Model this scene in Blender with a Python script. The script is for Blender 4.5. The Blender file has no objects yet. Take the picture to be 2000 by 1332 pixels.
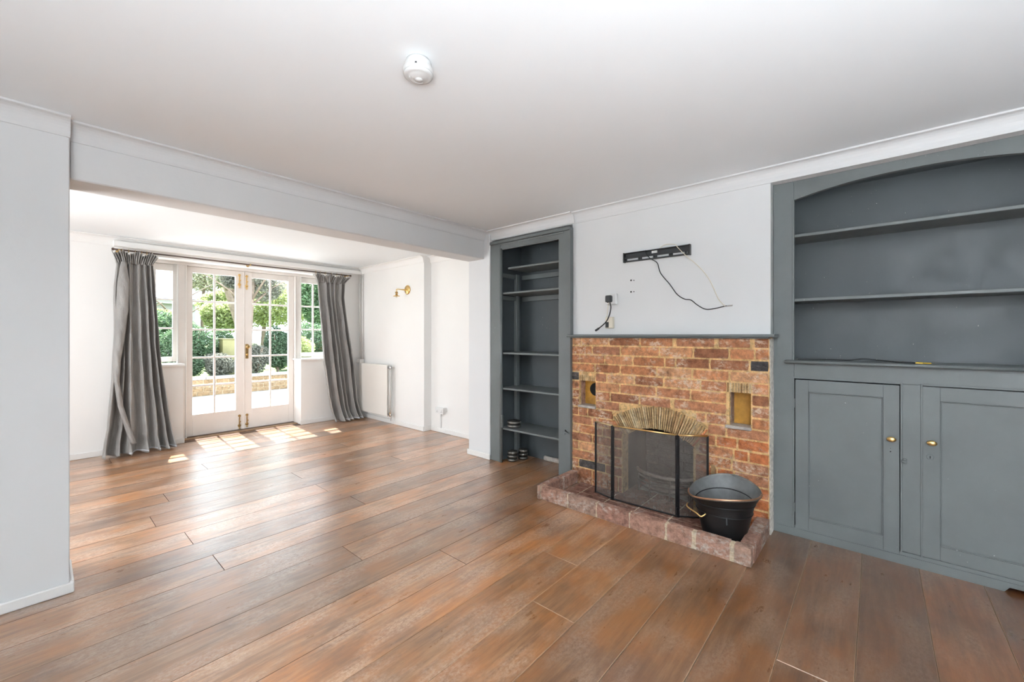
import bpy, bmesh, math, random
from mathutils import Vector, Matrix
from math import radians as R, pi, sin, cos
S = bpy.context.scene
C = S.collection
rnd = random.Random(7)

# ------------------------------------------------------------------ camera
cd = bpy.data.cameras.new('camera'); cam = bpy.data.objects.new('camera', cd); C.objects.link(cam)
cam.location = (0, 0, 1.2)
cam.rotation_euler = (R(90), 0, math.atan2(710, 810) - pi / 2)
cd.sensor_width = 36; cd.lens = 810 * 36 / 2000; cd.shift_y = -0.0055; cd.clip_start = 0.02; cd.clip_end = 200
S.camera = cam
# ------------------------------------------------------------------ world, sun, fill lights, door portal, exposure
S.view_settings.view_transform = 'Standard'; S.view_settings.look = 'None'
S.view_settings.exposure = 0.30; S.view_settings.gamma = 1.0; S.view_settings.use_curve_mapping = False
w = bpy.data.worlds.new('sky'); S.world = w; w.use_nodes = True
w.node_tree.nodes['Background'].inputs[0].default_value = (0.78, 0.89, 1.0, 1)
w.node_tree.nodes['Background'].inputs[1].default_value = 4.6
sd = bpy.data.lights.new('sun', 'SUN'); sun = bpy.data.objects.new('sun', sd); C.objects.link(sun)
sd.energy = 27.0; sd.angle = R(0.6); sd.color = (1, 0.965, 0.90)
sun.rotation_euler = Vector((-0.03, -0.56, -1)).to_track_quat('-Z', 'Y').to_euler()
def area(name, loc, d, sx, sy, power, col=(1, 1, 1), portal=False):
    l = bpy.data.lights.new(name, 'AREA'); l.shape = 'RECTANGLE'; l.size = sx; l.size_y = sy
    l.energy = power; l.color = col; l.cycles.is_portal = portal
    o = bpy.data.objects.new(name, l); C.objects.link(o); o.location = loc
    o.rotation_euler = Vector(d).to_track_quat('-Z', 'Y').to_euler()
    return o
# added fill light shining in through an opening in the extension's unseen side wall
area('fill_extension_side', (-1.56, 3.85, 1.25), (1, 0, 0.45), 1.2, 1.4, 42, (1.0, 0.97, 0.94))
# unseen fill light behind the camera, added to brighten the ceiling
area('uplight', (-0.80, -1.05, 0.75), (0.06, 0.0, 1), 1.0, 1.0, 205, (0.90, 0.95, 1.0)).data.spread = R(150)
area('portal_garden_doors', (1.72, 6.16, 1.1), (0, -1, 0), 2.2, 2.0, 1, portal=True)

# ------------------------------------------------------------------ materials
MAT = {}
def newmat(name):
    m = bpy.data.materials.new(name); m.use_nodes = True; MAT[name] = m
    return m, m.node_tree, m.node_tree.nodes['Principled BSDF']
def N(t, typ, **k):
    n = t.nodes.new(typ)
    for a, b in k.items():
        if a.startswith('_'): setattr(n, a[1:], b)
        else: n.inputs[a.replace('__', ' ')].default_value = b
    return n
def ramp(t, fac, stops, interp='LINEAR'):
    r = t.nodes.new('ShaderNodeValToRGB'); r.color_ramp.interpolation = interp
    e = r.color_ramp.elements
    while len(e) < len(stops): e.new(0.5)
    for i, (p, c) in enumerate(stops):
        e[i].position = p; e[i].color = (c[0], c[1], c[2], 1)
    t.links.new(fac, r.inputs[0]); return r.outputs[0]
def wpos(t, scale=(1, 1, 1), offs=None):
    g = t.nodes.new('ShaderNodeNewGeometry'); m = t.nodes.new('ShaderNodeMapping'); m.inputs['Scale'].default_value = scale
    t.links.new(g.outputs['Position'], m.inputs[0])
    if offs is not None: t.links.new(offs, m.inputs['Location'])
    return m.outputs[0]
def noise(t, vec, scale, detail=4, rough=0.55):
    n = N(t, 'ShaderNodeTexNoise', Scale=scale, Detail=detail, Roughness=rough); t.links.new(vec, n.inputs['Vector']); return n.outputs['Fac']
def mix(t, fac, a, b, mode='MIX'):
    m = t.nodes.new('ShaderNodeMix'); m.data_type = 'RGBA'; m.blend_type = mode
    for s, v in ((m.inputs[0], fac), (m.inputs[6], a), (m.inputs[7], b)):
        if isinstance(v, (int, float)): s.default_value = v
        elif isinstance(v, tuple): s.default_value = (v[0], v[1], v[2], 1)
        else: t.links.new(v, s)
    return m.outputs[2]
def math_(t, op, a, b=0.0, clamp=False):
    m = t.nodes.new('ShaderNodeMath'); m.operation = op; m.use_clamp = clamp
    for s, v in ((m.inputs[0], a), (m.inputs[1], b)):
        if isinstance(v, (int, float)): s.default_value = v
        else: t.links.new(v, s)
    return m.outputs[0]
def bump(t, b, h, dist=0.002, strength=0.5):
    n = N(t, 'ShaderNodeBump', Strength=strength, Distance=dist); t.links.new(h, n.inputs['Height']); t.links.new(n.outputs[0], b.inputs['Normal'])
def simple(name, col, rough=0.5, metal=0.0, var=0.06, nscale=8, bmp=0.0, bscale=60, spec=0.5, coat=0.0):
    m, t, b = newmat(name)
    b.inputs['Roughness'].default_value = rough; b.inputs['Metallic'].default_value = metal
    b.inputs['Specular IOR Level'].default_value = spec; b.inputs['Coat Weight'].default_value = coat
    v = wpos(t)
    lo = tuple(c * (1 - var) for c in col); hi = tuple(min(1, c * (1 + var)) for c in col)
    t.links.new(ramp(t, noise(t, v, nscale), [(0.3, lo), (0.7, hi)]), b.inputs['Base Color'])
    if bmp: bump(t, b, noise(t, v, bscale, 3), bmp)
    return m
simple('wall_paint', (0.74, 0.746, 0.748), 0.75, var=0.012, nscale=2, bmp=0.0015, bscale=25, spec=0.25)
simple('wall_paint_warm', (0.88, 0.87, 0.85), 0.7, var=0.012, nscale=2, bmp=0.0015, bscale=25, spec=0.25)
simple('ceiling_paint', (0.875, 0.91, 0.93), 0.85, var=0.008, nscale=1.5, bmp=0.001, bscale=20, spec=0.2)
simple('trim_gloss', (0.83, 0.82, 0.80), 0.32, var=0.02)
simple('joinery_cream', (0.86, 0.82, 0.78), 0.38, var=0.02)
simple('radiator_white', (0.85, 0.82, 0.77), 0.3, var=0.01)
simple('white_plastic', (0.80, 0.80, 0.79), 0.4, var=0.01)
simple('alarm_plastic', (0.66, 0.66, 0.65), 0.65, var=0.01, spec=0.2)
simple('cream_plastic', (0.76, 0.70, 0.58), 0.4, var=0.02)
simple('black_metal', (0.012, 0.012, 0.013), 0.42, metal=0.2, var=0.2)
simple('black_plastic', (0.03, 0.032, 0.034), 0.5, var=0.15)
simple('bracket_metal', (0.06, 0.063, 0.066), 0.45, metal=0.5, var=0.15)
simple('soot', (0.035, 0.028, 0.024), 0.95, var=0.5, nscale=9, bmp=0.004, bscale=30)
simple('brass', (0.78, 0.53, 0.22), 0.28, metal=1.0, var=0.06)
simple('aged_brass', (0.42, 0.29, 0.13), 0.38, metal=0.9, var=0.2, nscale=30)
simple('pale_brass', (0.80, 0.64, 0.36), 0.3, metal=0.9, var=0.05)
simple('copper', (0.62, 0.36, 0.22), 0.35, metal=1.0, var=0.2, nscale=20)
simple('bucket_inside', (0.16, 0.165, 0.165), 0.55, metal=0.3, var=0.25, nscale=14)
simple('steel', (0.55, 0.55, 0.55), 0.3, metal=1.0)
simple('silver_lining', (0.62, 0.64, 0.68), 0.6, var=0.05)
simple('pole_brown', (0.10, 0.065, 0.05), 0.4, var=0.2)
simple('rubber', (0.02, 0.02, 0.02), 0.6, var=0.2)
simple('iron_plate', (0.05, 0.048, 0.043), 0.45, metal=0.4, var=0.4, nscale=25)
simple('iron_rim', (0.20, 0.19, 0.17), 0.35, metal=0.6, var=0.3, nscale=25)
simple('yellow_plastic', (0.75, 0.50, 0.03), 0.4)
simple('dark_hole', (0.01, 0.01, 0.01), 0.9)
simple('threshold_wood', (0.28, 0.17, 0.09), 0.45, var=0.3, nscale=12)
simple('threshold_dark', (0.10, 0.05, 0.025), 0.5, var=0.3, nscale=12)
simple('slate', (0.42, 0.38, 0.34), 0.7, var=0.25, nscale=30, bmp=0.002)
simple('plaster_edge', (0.68, 0.64, 0.58), 0.9, var=0.3, nscale=40, bmp=0.006, bscale=60)
simple('patio_stone', (0.40, 0.41, 0.42), 0.8, var=0.08, nscale=3, bmp=0.002)
simple('garden_soil', (0.20, 0.16, 0.08), 0.95, var=0.4, nscale=6)
simple('coping_stone', (0.34, 0.33, 0.31), 0.8, var=0.1, nscale=6)
simple('roof_tile', (0.30, 0.29, 0.30), 0.8, var=0.12, nscale=3)
simple('render_white', (0.42, 0.41, 0.40), 0.8, var=0.04)
simple('gutter', (0.10, 0.10, 0.14), 0.5)
simple('planter_green', (0.185, 0.170, 0.070), 0.6, var=0.15, nscale=6)
simple('fence_brown', (0.30, 0.20, 0.13), 0.8, var=0.25, nscale=10)
simple('bark', (0.20, 0.15, 0.11), 0.9, var=0.3, nscale=14, bmp=0.01, bscale=20)
simple('lawn', (0.10, 0.15, 0.04), 0.9, var=0.3, nscale=4)
simple('grate_iron', (0.12, 0.10, 0.09), 0.6, metal=0.3, var=0.4)
simple('ash', (0.36, 0.33, 0.30), 0.95, var=0.3, nscale=40, bmp=0.006, bscale=50)

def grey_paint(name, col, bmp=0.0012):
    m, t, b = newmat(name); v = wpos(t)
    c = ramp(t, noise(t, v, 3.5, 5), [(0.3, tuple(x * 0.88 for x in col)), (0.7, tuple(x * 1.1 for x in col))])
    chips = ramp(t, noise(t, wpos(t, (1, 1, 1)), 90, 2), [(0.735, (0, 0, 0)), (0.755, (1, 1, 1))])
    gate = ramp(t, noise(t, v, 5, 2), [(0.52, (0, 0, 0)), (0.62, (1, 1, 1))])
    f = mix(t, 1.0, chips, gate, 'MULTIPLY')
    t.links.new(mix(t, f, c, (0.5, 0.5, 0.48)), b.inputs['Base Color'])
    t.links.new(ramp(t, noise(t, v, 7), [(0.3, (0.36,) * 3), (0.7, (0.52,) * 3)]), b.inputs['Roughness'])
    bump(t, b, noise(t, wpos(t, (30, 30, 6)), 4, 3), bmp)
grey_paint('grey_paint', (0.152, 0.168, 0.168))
grey_paint('grey_paint_shaded', (0.068, 0.080, 0.086))  # same grey paint, darkened to put the shade of the shelf recesses into it

# floor boards
def wood(name, edge=False):
    m, t, b = newmat(name)
    oi = t.nodes.new('ShaderNodeObjectInfo')
    off = t.nodes.new('ShaderNodeCombineXYZ')
    t.links.new(math_(t, 'MULTIPLY', oi.outputs['Random'], 37.0), off.inputs[0])
    t.links.new(math_(t, 'MULTIPLY', oi.outputs['Random'], 11.0), off.inputs[1])
    vg = wpos(t, (1.3, 14, 1), off.outputs[0])       # grain, along the board
    vp = wpos(t, (1.6, 3.0, 1), off.outputs[0])      # patches within a board
    vw = wpos(t, (1, 1.25, 1))                       # wear across boards
    g = noise(t, vg, 3.2, 9, 0.72)
    base = ramp(t, g, [(0.28, (0.15, 0.066, 0.028)), (0.46, (0.27, 0.124, 0.050)), (0.58, (0.38, 0.195, 0.085)), (0.76, (0.50, 0.300, 0.160))])
    p = noise(t, vp, 2.2, 7, 0.66)
    # areas where the amber varnish is still thick
    base = mix(t, ramp(t, p, [(0.42, (0.0,) * 3), (0.60, (0.8,) * 3)]), base, mix(t, g, (0.22, 0.066, 0.012), (0.60, 0.235, 0.055)))
    # dark trodden areas running over several boards
    d = noise(t, vw, 1.7, 9, 0.68)
    base = mix(t, ramp(t, d, [(0.51, (0.0,) * 3), (0.63, (0.5,) * 3)]), base, mix(t, g, (0.055, 0.026, 0.015), (0.20, 0.105, 0.062)))
    # pale scuffs, fine grained
    s = noise(t, wpos(t, (1.1, 2.4, 1)), 2.6, 3, 0.5)
    s2 = noise(t, wpos(t, (6, 10, 1)), 8.0, 12, 0.86)
    pale = mix(t, 1.0, ramp(t, s, [(0.46, (0.0,) * 3), (0.60, (1.0,) * 3)]), ramp(t, s2, [(0.44, (0.0,) * 3), (0.58, (0.66,) * 3)]), 'MULTIPLY')
    base = mix(t, pale, base, (0.58, 0.42, 0.30))
    # one tone for each board
    tone = ramp(t, oi.outputs['Random'], [(0, (0.74, 0.74, 0.76)), (0.5, (1.0, 1.0, 1.0)), (1, (1.32, 1.28, 1.24))])
    base = mix(t, 1.0, base, tone, 'MULTIPLY')
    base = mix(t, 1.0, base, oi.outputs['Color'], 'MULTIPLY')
    vor = N(t, 'ShaderNodeTexVoronoi', Scale=2.3); t.links.new(wpos(t, (1.0, 1.7, 1), off.outputs[0]), vor.inputs['Vector'])
    knot = ramp(t, vor.outputs['Distance'], [(0.010, (0.9,) * 3), (0.032, (0.0,) * 3)])
    base = mix(t, knot, base, (0.05, 0.025, 0.012))
    if edge: base = mix(t, 0.5, base, (0.50, 0.33, 0.20))
    t.links.new(base, b.inputs['Base Color'])
    rr = ramp(t, noise(t, wpos(t, (2, 5, 1)), 3.0, 8, 0.7), [(0.3, (0.24,) * 3), (0.7, (0.46,) * 3)])
    t.links.new(rr, b.inputs['Roughness'])
    b.inputs['Specular IOR Level'].default_value = 0.8
    b.inputs['Coat Weight'].default_value = 1.0; b.inputs['Coat Roughness'].default_value = 0.31; b.inputs['Coat IOR'].default_value = 1.6
    h = math_(t, 'ADD', noise(t, vg, 6, 6, 0.6), math_(t, 'MULTIPLY', noise(t, wpos(t, (1.5, 3, 1)), 4.0, 4), 1.5))
    bump(t, b, h, 0.0016, 0.45)
wood('floor_wood'); wood('floor_wood_edge', True)

# brick: colour by object, lime bloom and sooty marks by noise
def brick_mat(name, stops, bloom=0.6, lime=(0.72, 0.60, 0.48)):
    m, t, b = newmat(name)
    oi = t.nodes.new('ShaderNodeObjectInfo')
    base = ramp(t, oi.outputs['Random'], stops)
    v = wpos(t)
    n1 = noise(t, v, 26, 9, 0.72)
    base = mix(t, 1.0, base, ramp(t, n1, [(0.30, (0.42, 0.38, 0.38)), (0.5, (0.98, 0.96, 0.95)), (0.70, (1.45, 1.42, 1.40))]), 'MULTIPLY')
    where = ramp(t, noise(t, wpos(t, (1, 1, 1.5), ), 6.5, 3, 0.6), [(0.48, (0.05,) * 3), (0.60, (1,) * 3)])
    n2 = noise(t, wpos(t, (1, 1, 1.4)), 34, 10, 0.75)
    base = mix(t, mix(t, 1.0, ramp(t, n2, [(0.47, (0,) * 3), (0.57, (bloom,) * 3)]), where, 'MULTIPLY'), base, lime)
    n3 = noise(t, v, 9, 6, 0.68)
    base = mix(t, ramp(t, n3, [(0.57, (0,) * 3), (0.68, (0.6,) * 3)]), base, tuple(x * 0.35 for x in stops[0][1]))
    t.links.new(base, b.inputs['Base Color']); b.inputs['Roughness'].default_value = 0.9
    b.inputs['Specular IOR Level'].default_value = 0.2
    bump(t, b, math_(t, 'ADD', n1, noise(t, v, 110, 4)), 0.008, 1.0)
brick_mat('brick_red', [(0, (0.31, 0.130, 0.070)), (0.25, (0.54, 0.225, 0.10)), (0.5, (0.45, 0.205, 0.115)), (0.75, (0.60, 0.265, 0.125)), (1, (0.66, 0.36, 0.19))], 0.68, (0.86, 0.70, 0.54))
brick_mat('brick_orange', [(0, (0.52, 0.16, 0.055)), (1, (0.60, 0.22, 0.09))], 0.4)
brick_mat('brick_dark', [(0, (0.045, 0.045, 0.05)), (1, (0.075, 0.07, 0.07))], 0.15)
brick_mat('brick_kerb', [(0, (0.36, 0.20, 0.15)), (0.5, (0.45, 0.27, 0.20)), (1, (0.34, 0.24, 0.19))], 0.6, (0.66, 0.60, 0.53))
brick_mat('tile_ochre', [(0, (0.30, 0.17, 0.075)), (0.35, (0.66, 0.48, 0.26)), (0.7, (0.50, 0.32, 0.16)), (1, (0.82, 0.68, 0.44))], 0.0, (0.70, 0.58, 0.40))
brick_mat('quarry_tile', [(0, (0.20, 0.10, 0.075)), (1, (0.30, 0.16, 0.12))], 0.45, (0.45, 0.38, 0.33))
brick_mat('mortar_sand', [(0, (0.78, 0.53, 0.25)), (1, (0.78, 0.53, 0.25))], 0.6, (0.78, 0.62, 0.42))
brick_mat('mortar_pale', [(0, (0.60, 0.50, 0.36)), (1, (0.60, 0.50, 0.36))], 0.6, (0.70, 0.64, 0.55))
brick_mat('garden_brick', [(0, (0.24, 0.16, 0.085)), (1, (0.30, 0.21, 0.12))], 0.4, (0.34, 0.28, 0.2))
simple('niche_ochre', (0.48, 0.24, 0.035), 0.5, var=0.35, nscale=14, bmp=0.002)

m, t, b = newmat('curtain_cloth')
v = wpos(t)
t.links.new(ramp(t, noise(t, wpos(t, (5, 5, 1.6)), 2.5, 3), [(0.3, (0.285, 0.275, 0.262)), (0.7, (0.395, 0.382, 0.365))]), b.inputs['Base Color'])
b.inputs['Roughness'].default_value = 0.42; b.inputs['Sheen Weight'].default_value = 0.35; b.inputs['Sheen Roughness'].default_value = 0.4
b.inputs['Specular IOR Level'].default_value = 0.6
bump(t, b, noise(t, wpos(t, (14, 14, 7)), 2.4, 7, 0.7), 0.014, 0.8)
m, t, b = newmat('curtain_lining')
b.inputs['Base Color'].default_value = (0.55, 0.56, 0.58, 1); b.inputs['Roughness'].default_value = 0.7

# window glass: clear, thin, a little reflection
m, t, b = newmat('window_glass'); t.nodes.remove(b)
tr = N(t, 'ShaderNodeBsdfTransparent', Color=(0.97, 0.98, 0.98, 1)); gl = N(t, 'ShaderNodeBsdfGlossy', Roughness=0.02)
lw = N(t, 'ShaderNodeLayerWeight', Blend=0.15); mx = t.nodes.new('ShaderNodeMixShader')
t.links.new(math_(t, 'MULTIPLY', lw.outputs['Fresnel'], 0.5), mx.inputs[0]); t.links.new(tr.outputs[0], mx.inputs[1]); t.links.new(gl.outputs[0], mx.inputs[2])
t.links.new(mx.outputs[0], t.nodes['Material Output'].inputs[0])
# spark-guard gauze: fine wire cloth with ash marks
m, t, b = newmat('gauze'); 
b.inputs['Roughness'].default_value = 0.7
n = noise(t, wpos(t, (1, 1, 1)), 9, 6, 0.7)
zz = N(t, 'ShaderNodeSeparateXYZ'); g = t.nodes.new('ShaderNodeNewGeometry'); t.links.new(g.outputs['Position'], zz.inputs[0])
low = ramp(t, zz.outputs[2], [(0.06, (1,) * 3), (0.20, (0,) * 3)])
sm = ramp(t, noise(t, wpos(t, (1, 30, 14)), 2.4, 5, 0.75), [(0.55, (0,) * 3), (0.66, (0.75,) * 3)])
col = mix(t, mix(t, 1.0, low, sm, 'MULTIPLY'), ramp(t, n, [(0.3, (0.12, 0.102, 0.087)), (0.7, (0.205, 0.178, 0.155))]), (0.5, 0.47, 0.43))
t.links.new(col, b.inputs['Base Color']); b.inputs['Alpha'].default_value = 0.58

def leafmat(name, a, b2, trans=0.45):
    m, t, b = newmat(name)
    v = wpos(t)
    g = t.nodes.new('ShaderNodeNewGeometry')
    c = mix(t, noise(t, v, 1.7, 3), a, b2)
    c = mix(t, 1.0, c, ramp(t, g.outputs['Random Per Island'], [(0, (0.6,) * 3), (1, (1.4,) * 3)]), 'MULTIPLY')
    t.links.new(c, b.inputs['Base Color']); b.inputs['Roughness'].default_value = 0.45
    tl = t.nodes.new('ShaderNodeBsdfTranslucent'); t.links.new(c, tl.inputs[0])
    ms = N(t, 'ShaderNodeMixShader', Fac=trans); t.links.new(b.outputs[0], ms.inputs[1]); t.links.new(tl.outputs[0], ms.inputs[2])
    t.links.new(ms.outputs[0], t.nodes['Material Output'].inputs[0])
leafmat('leaf_dark', (0.05, 0.10, 0.05), (0.13, 0.19, 0.11))
leafmat('leaf_mid', (0.075, 0.145, 0.075), (0.17, 0.25, 0.14))
leafmat('leaf_lime', (0.30, 0.36, 0.13), (0.46, 0.50, 0.27), 0.6)
leafmat('leaf_grey', (0.12, 0.125, 0.095), (0.28, 0.28, 0.23))
leafmat('leaf_olive', (0.28, 0.29, 0.19), (0.42, 0.43, 0.30), 0.55)
leafmat('leaf_bluegreen', (0.12, 0.23, 0.13), (0.28, 0.38, 0.20), 0.55)

# ------------------------------------------------------------------ mesh helpers
def tag(o, label=None, cat=None, group=None, kind=None):
    for k, v in (('label', label), ('category', cat), ('group', group), ('kind', kind)):
        if v: o[k] = v
    return o
def thing(name, label, cat, loc, group=None):
    o = bpy.data.objects.new(name, None); C.objects.link(o); o.location = loc; o.empty_display_size = 0.1
    return tag(o, label, cat, group)
def attach(o, parent):
    if parent is None: return
    o.parent = parent
    M = Matrix.Identity(4); p = parent
    while p is not None:
        M = Matrix.LocRotScale(p.location, p.rotation_euler, p.scale) @ (p.matrix_parent_inverse.inverted() if False else Matrix.Identity(4)) @ M if p.parent is None else Matrix.LocRotScale(p.location, p.rotation_euler, p.scale) @ M
        if p.parent is not None: M = p.matrix_parent_inverse @ M
        p = p.parent
    o.matrix_parent_inverse = M.inverted()
def obj(name, bm, mat, parent=None, smooth=False, label=None):
    me = bpy.data.meshes.new(name); bmesh.ops.recalc_face_normals(bm, faces=bm.faces[:]) if bm.faces else None
    bm.to_mesh(me); bm.free()
    for mm in (mat if isinstance(mat, (list, tuple)) else [mat]): me.materials.append(MAT[mm])
    if smooth:
        for p in me.polygons: p.use_smooth = True
    o = bpy.data.objects.new(name, me); C.objects.link(o); attach(o, parent)
    if label: o['label'] = label
    return o
def box(lo, hi, bev=0.0, bm=None, seg=1):
    own = bm is None
    bm = bm or bmesh.new()
    lo, hi = [min(a, b) for a, b in zip(lo, hi)], [max(a, b) for a, b in zip(lo, hi)]
    r = bmesh.ops.create_cube(bm, size=1)
    for vv in r['verts']:
        vv.co = Vector([lo[i] + (vv.co[i] + 0.5) * (hi[i] - lo[i]) for i in range(3)])
    if bev > 0:
        es = list({e for vv in r['verts'] for e in vv.link_edges})
        bmesh.ops.bevel(bm, geom=es, offset=bev, segments=seg, affect='EDGES', profile=0.5)
    return bm
def prism(poly, axis, a, b, bm=None):
    """poly: 2-D points in the plane across `axis`, extruded from a to b"""
    bm = bm or bmesh.new()
    def P(u, v, w):
        return {'X': (w, u, v), 'Y': (u, w, v), 'Z': (u, v, w)}[axis]
    v0 = [bm.verts.new(P(u, v, a)) for u, v in poly]; v1 = [bm.verts.new(P(u, v, b)) for u, v in poly]
    bm.faces.new(v0); bm.faces.new(v1[::-1]); n = len(poly)
    for i in range(n): bm.faces.new((v0[i], v0[(i + 1) % n], v1[(i + 1) % n], v1[i]))
    return bm
def lathe(prof, origin=(0, 0, 0), axis='Z', seg=24, bm=None, cap=True):
    """prof: (radius, height) pairs"""
    bm = bm or bmesh.new(); ox, oy, oz = origin; rings = []
    for r, h in prof:
        ring = []
        for i in range(seg):
            a = 2 * pi * i / seg; u, v = r * cos(a), r * sin(a)
            p = {'Z': (u, v, h), 'X': (h, u, v), 'Y': (u, h, v)}[axis]
            ring.append(bm.verts.new((ox + p[0], oy + p[1], oz + p[2])))
        rings.append(ring)
    for A, B in zip(rings, rings[1:]):
        for i in range(seg): bm.faces.new((A[i], A[(i + 1) % seg], B[(i + 1) % seg], B[i]))
    if cap:
        bm.faces.new(rings[0]); bm.faces.new(rings[-1])
    return bm
def smooth_path(pts, n=6):
    P = [Vector(p) for p in pts]; out = []
    for i in range(len(P) - 1):
        p0 = P[max(i - 1, 0)]; p1 = P[i]; p2 = P[i + 1]; p3 = P[min(i + 2, len(P) - 1)]
        for k in range(n):
            s = k / n
            out.append(0.5 * ((2 * p1) + (p2 - p0) * s + (2 * p0 - 5 * p1 + 4 * p2 - p3) * s * s + (3 * p1 - p0 - 3 * p2 + p3) * s ** 3))
    out.append(P[-1]); return out
def tube(pts, r, seg=8, bm=None, smooth=0):
    bm = bm or bmesh.new()
    P = smooth_path(pts, smooth) if smooth else [Vector(p) for p in pts]
    rr = r if isinstance(r, (list, tuple)) else [r] * len(P)
    rings = []; up = None
    for i, p in enumerate(P):
        d = (P[min(i + 1, len(P) - 1)] - P[max(i - 1, 0)]).normalized()
        if up is None: up = Vector((0, 0, 1)) if abs(d.z) < 0.9 else Vector((1, 0, 0))
        a = d.cross(up)
        if a.length < 1e-6: a = d.cross(Vector((0, 1, 0)))
        a.normalize(); bb = a.cross(d).normalized(); up = bb
        rings.append([bm.verts.new(p + rr[i] * (cos(2 * pi * k / seg) * a + sin(2 * pi * k / seg) * bb)) for k in range(seg)])
    for A, B in zip(rings, rings[1:]):
        for k in range(seg): bm.faces.new((A[k], A[(k + 1) % seg], B[(k + 1) % seg], B[k]))
    bm.faces.new(rings[0]); bm.faces.new(rings[-1]); return bm
def struct(name, bm, mat, parent=None, smooth=False):
    o = obj(name, bm, mat, parent, smooth)
    if parent is None: o['kind'] = 'structure'
    return o
def boxes(lst, bev=0.0):
    bm = bmesh.new()
    for lo, hi in lst: box(lo, hi, bev, bm)
    return bm

# ================================================================== THE ROOM
ZC = 2.205          # ceiling of the near room
ZE = 2.195          # ceiling of the extension
NX, NY = -1.3, -1.7  # unseen walls behind the camera
RX = 3.55           # outer face line of the right wall
# floor: sub-floor and the boards, one by one
floor = struct('floor', box((NX - .25, NY - .25, -0.12), (RX, 5.82, -0.022)), 'threshold_dark')
PITCH = 0.2225
known = {0: [1.80], 4: [1.472], 5: [1.85], 7: [1.477], 9: [1.138], 11: [0.626], 12: [1.53], 13: [0.585], 14: [1.467], 15: [0.484, 2.303],
         16: [1.454], 17: [0.62], 19: [2.2], 20: [1.0], 22: [1.9], 24: [0.45], 2: [-0.6], 3: [-0.2], -3: [1.2], -5: [2.0]}
def plank(x0, x1, y0, y1, z):
    bm = bmesh.new(); g = 0.0007; e = 0.0020 if y0 < 1.3 else 0.0010; h = 0.0020 if y0 < 1.3 else 0.0012; zb = -0.022
    xs = (x0 + g, x0 + g + e, x1 - g - e, x1 - g); ys = (y0 + g, y0 + g + e, y1 - g - e, y1 - g)
    t4 = [bm.verts.new((x, y, z)) for x, y in ((xs[1], ys[1]), (xs[2], ys[1]), (xs[2], ys[2]), (xs[1], ys[2]))]
    m4 = [bm.verts.new((x, y, z - h)) for x, y in ((xs[0], ys[0]), (xs[3], ys[0]), (xs[3], ys[3]), (xs[0], ys[3]))]
    b4 = [bm.verts.new((x, y, zb)) for x, y in ((xs[0], ys[0]), (xs[3], ys[0]), (xs[3], ys[3]), (xs[0], ys[3]))]
    bm.faces.new(t4)
    for i in range(4):
        j = (i + 1) % 4
        f = bm.faces.new((t4[i], m4[i], m4[j], t4[j])); f.material_index = 1
        f = bm.faces.new((m4[i], b4[i], b4[j], m4[j])); f.material_index = 0
    bm.faces.new(b4[::-1])
    return bm
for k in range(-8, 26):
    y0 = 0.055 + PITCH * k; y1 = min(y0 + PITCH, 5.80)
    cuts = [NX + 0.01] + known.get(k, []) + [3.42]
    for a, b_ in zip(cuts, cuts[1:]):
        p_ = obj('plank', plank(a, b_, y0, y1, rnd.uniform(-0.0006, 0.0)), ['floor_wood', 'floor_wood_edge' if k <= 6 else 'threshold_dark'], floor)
        # boards are darker by the cupboard and get paler towards the garden doors
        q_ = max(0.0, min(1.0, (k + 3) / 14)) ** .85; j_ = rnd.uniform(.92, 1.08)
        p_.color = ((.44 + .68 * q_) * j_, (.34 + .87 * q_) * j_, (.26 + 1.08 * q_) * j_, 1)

struct('ceiling', boxes([((NX - .25, NY - .25, ZC), (RX, 2.99, ZC + .2)), ((NX - .25, 2.99, ZE), (RX, 6.11, ZE + .2))]), 'ceiling_paint')
# partition stub seen at the edge of the picture, beam, pier
struct('wall_left', box((NX, 2.83, 0), (0.095, 3.10, ZC), 0.004), 'wall_paint')
struct('ceiling_beam', box((0.095, 2.88, 1.945), (2.875, 3.10, ZC), 0.006), 'wall_paint')
struct('wall_pier', boxes([((2.87, 2.801, 0), (RX - .05, 3.10, ZC))], 0.005), 'wall_paint')
# right wall: deep outer wall, chimney breast above the brickwork, bulkhead above the cupboard
struct('wall_right', boxes([((3.40, NY, 0), (RX, 3.10, ZC)), ((2.92, 0.478, 1.195), (3.40, 1.89, ZC)), ((2.92, NY, 2.126), (3.40, 0.478, ZC)),
                            ((2.90, 1.886, 2.118), (3.40, 2.80, ZC))]), 'wall_paint')
# unseen walls; the extension one has an opening added for its fill light
def wall_open(name, fixed, axis, a0, a1, o0, o1, z0, z1, th, top, mat='wall_paint'):
    L = []
    def q(u0, u1, w0, w1):
        L.append(((fixed, u0, w0), (fixed + th, u1, w1)) if axis == 'X' else ((u0, fixed, w0), (u1, fixed + th, w1)))
    q(a0, o0, 0, top); q(o1, a1, 0, top); q(o0, o1, 0, z0); q(o0, o1, z1, top)
    struct(name, boxes(L), mat)
struct('wall_side', box((NX - .2, NY, 0), (NX, 2.83, ZC)), 'wall_paint')
struct('wall_near', box((NX - .2, NY - .2, 0), (3.40, NY, ZC)), 'grey_paint')  # unseen wall, coloured grey so that less light bounces off it
wall_open('wall_side_extension', NX, 'X', 3.10, 5.8, 3.25, 4.45, 0.55, 1.95, -0.2, ZE)
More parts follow.
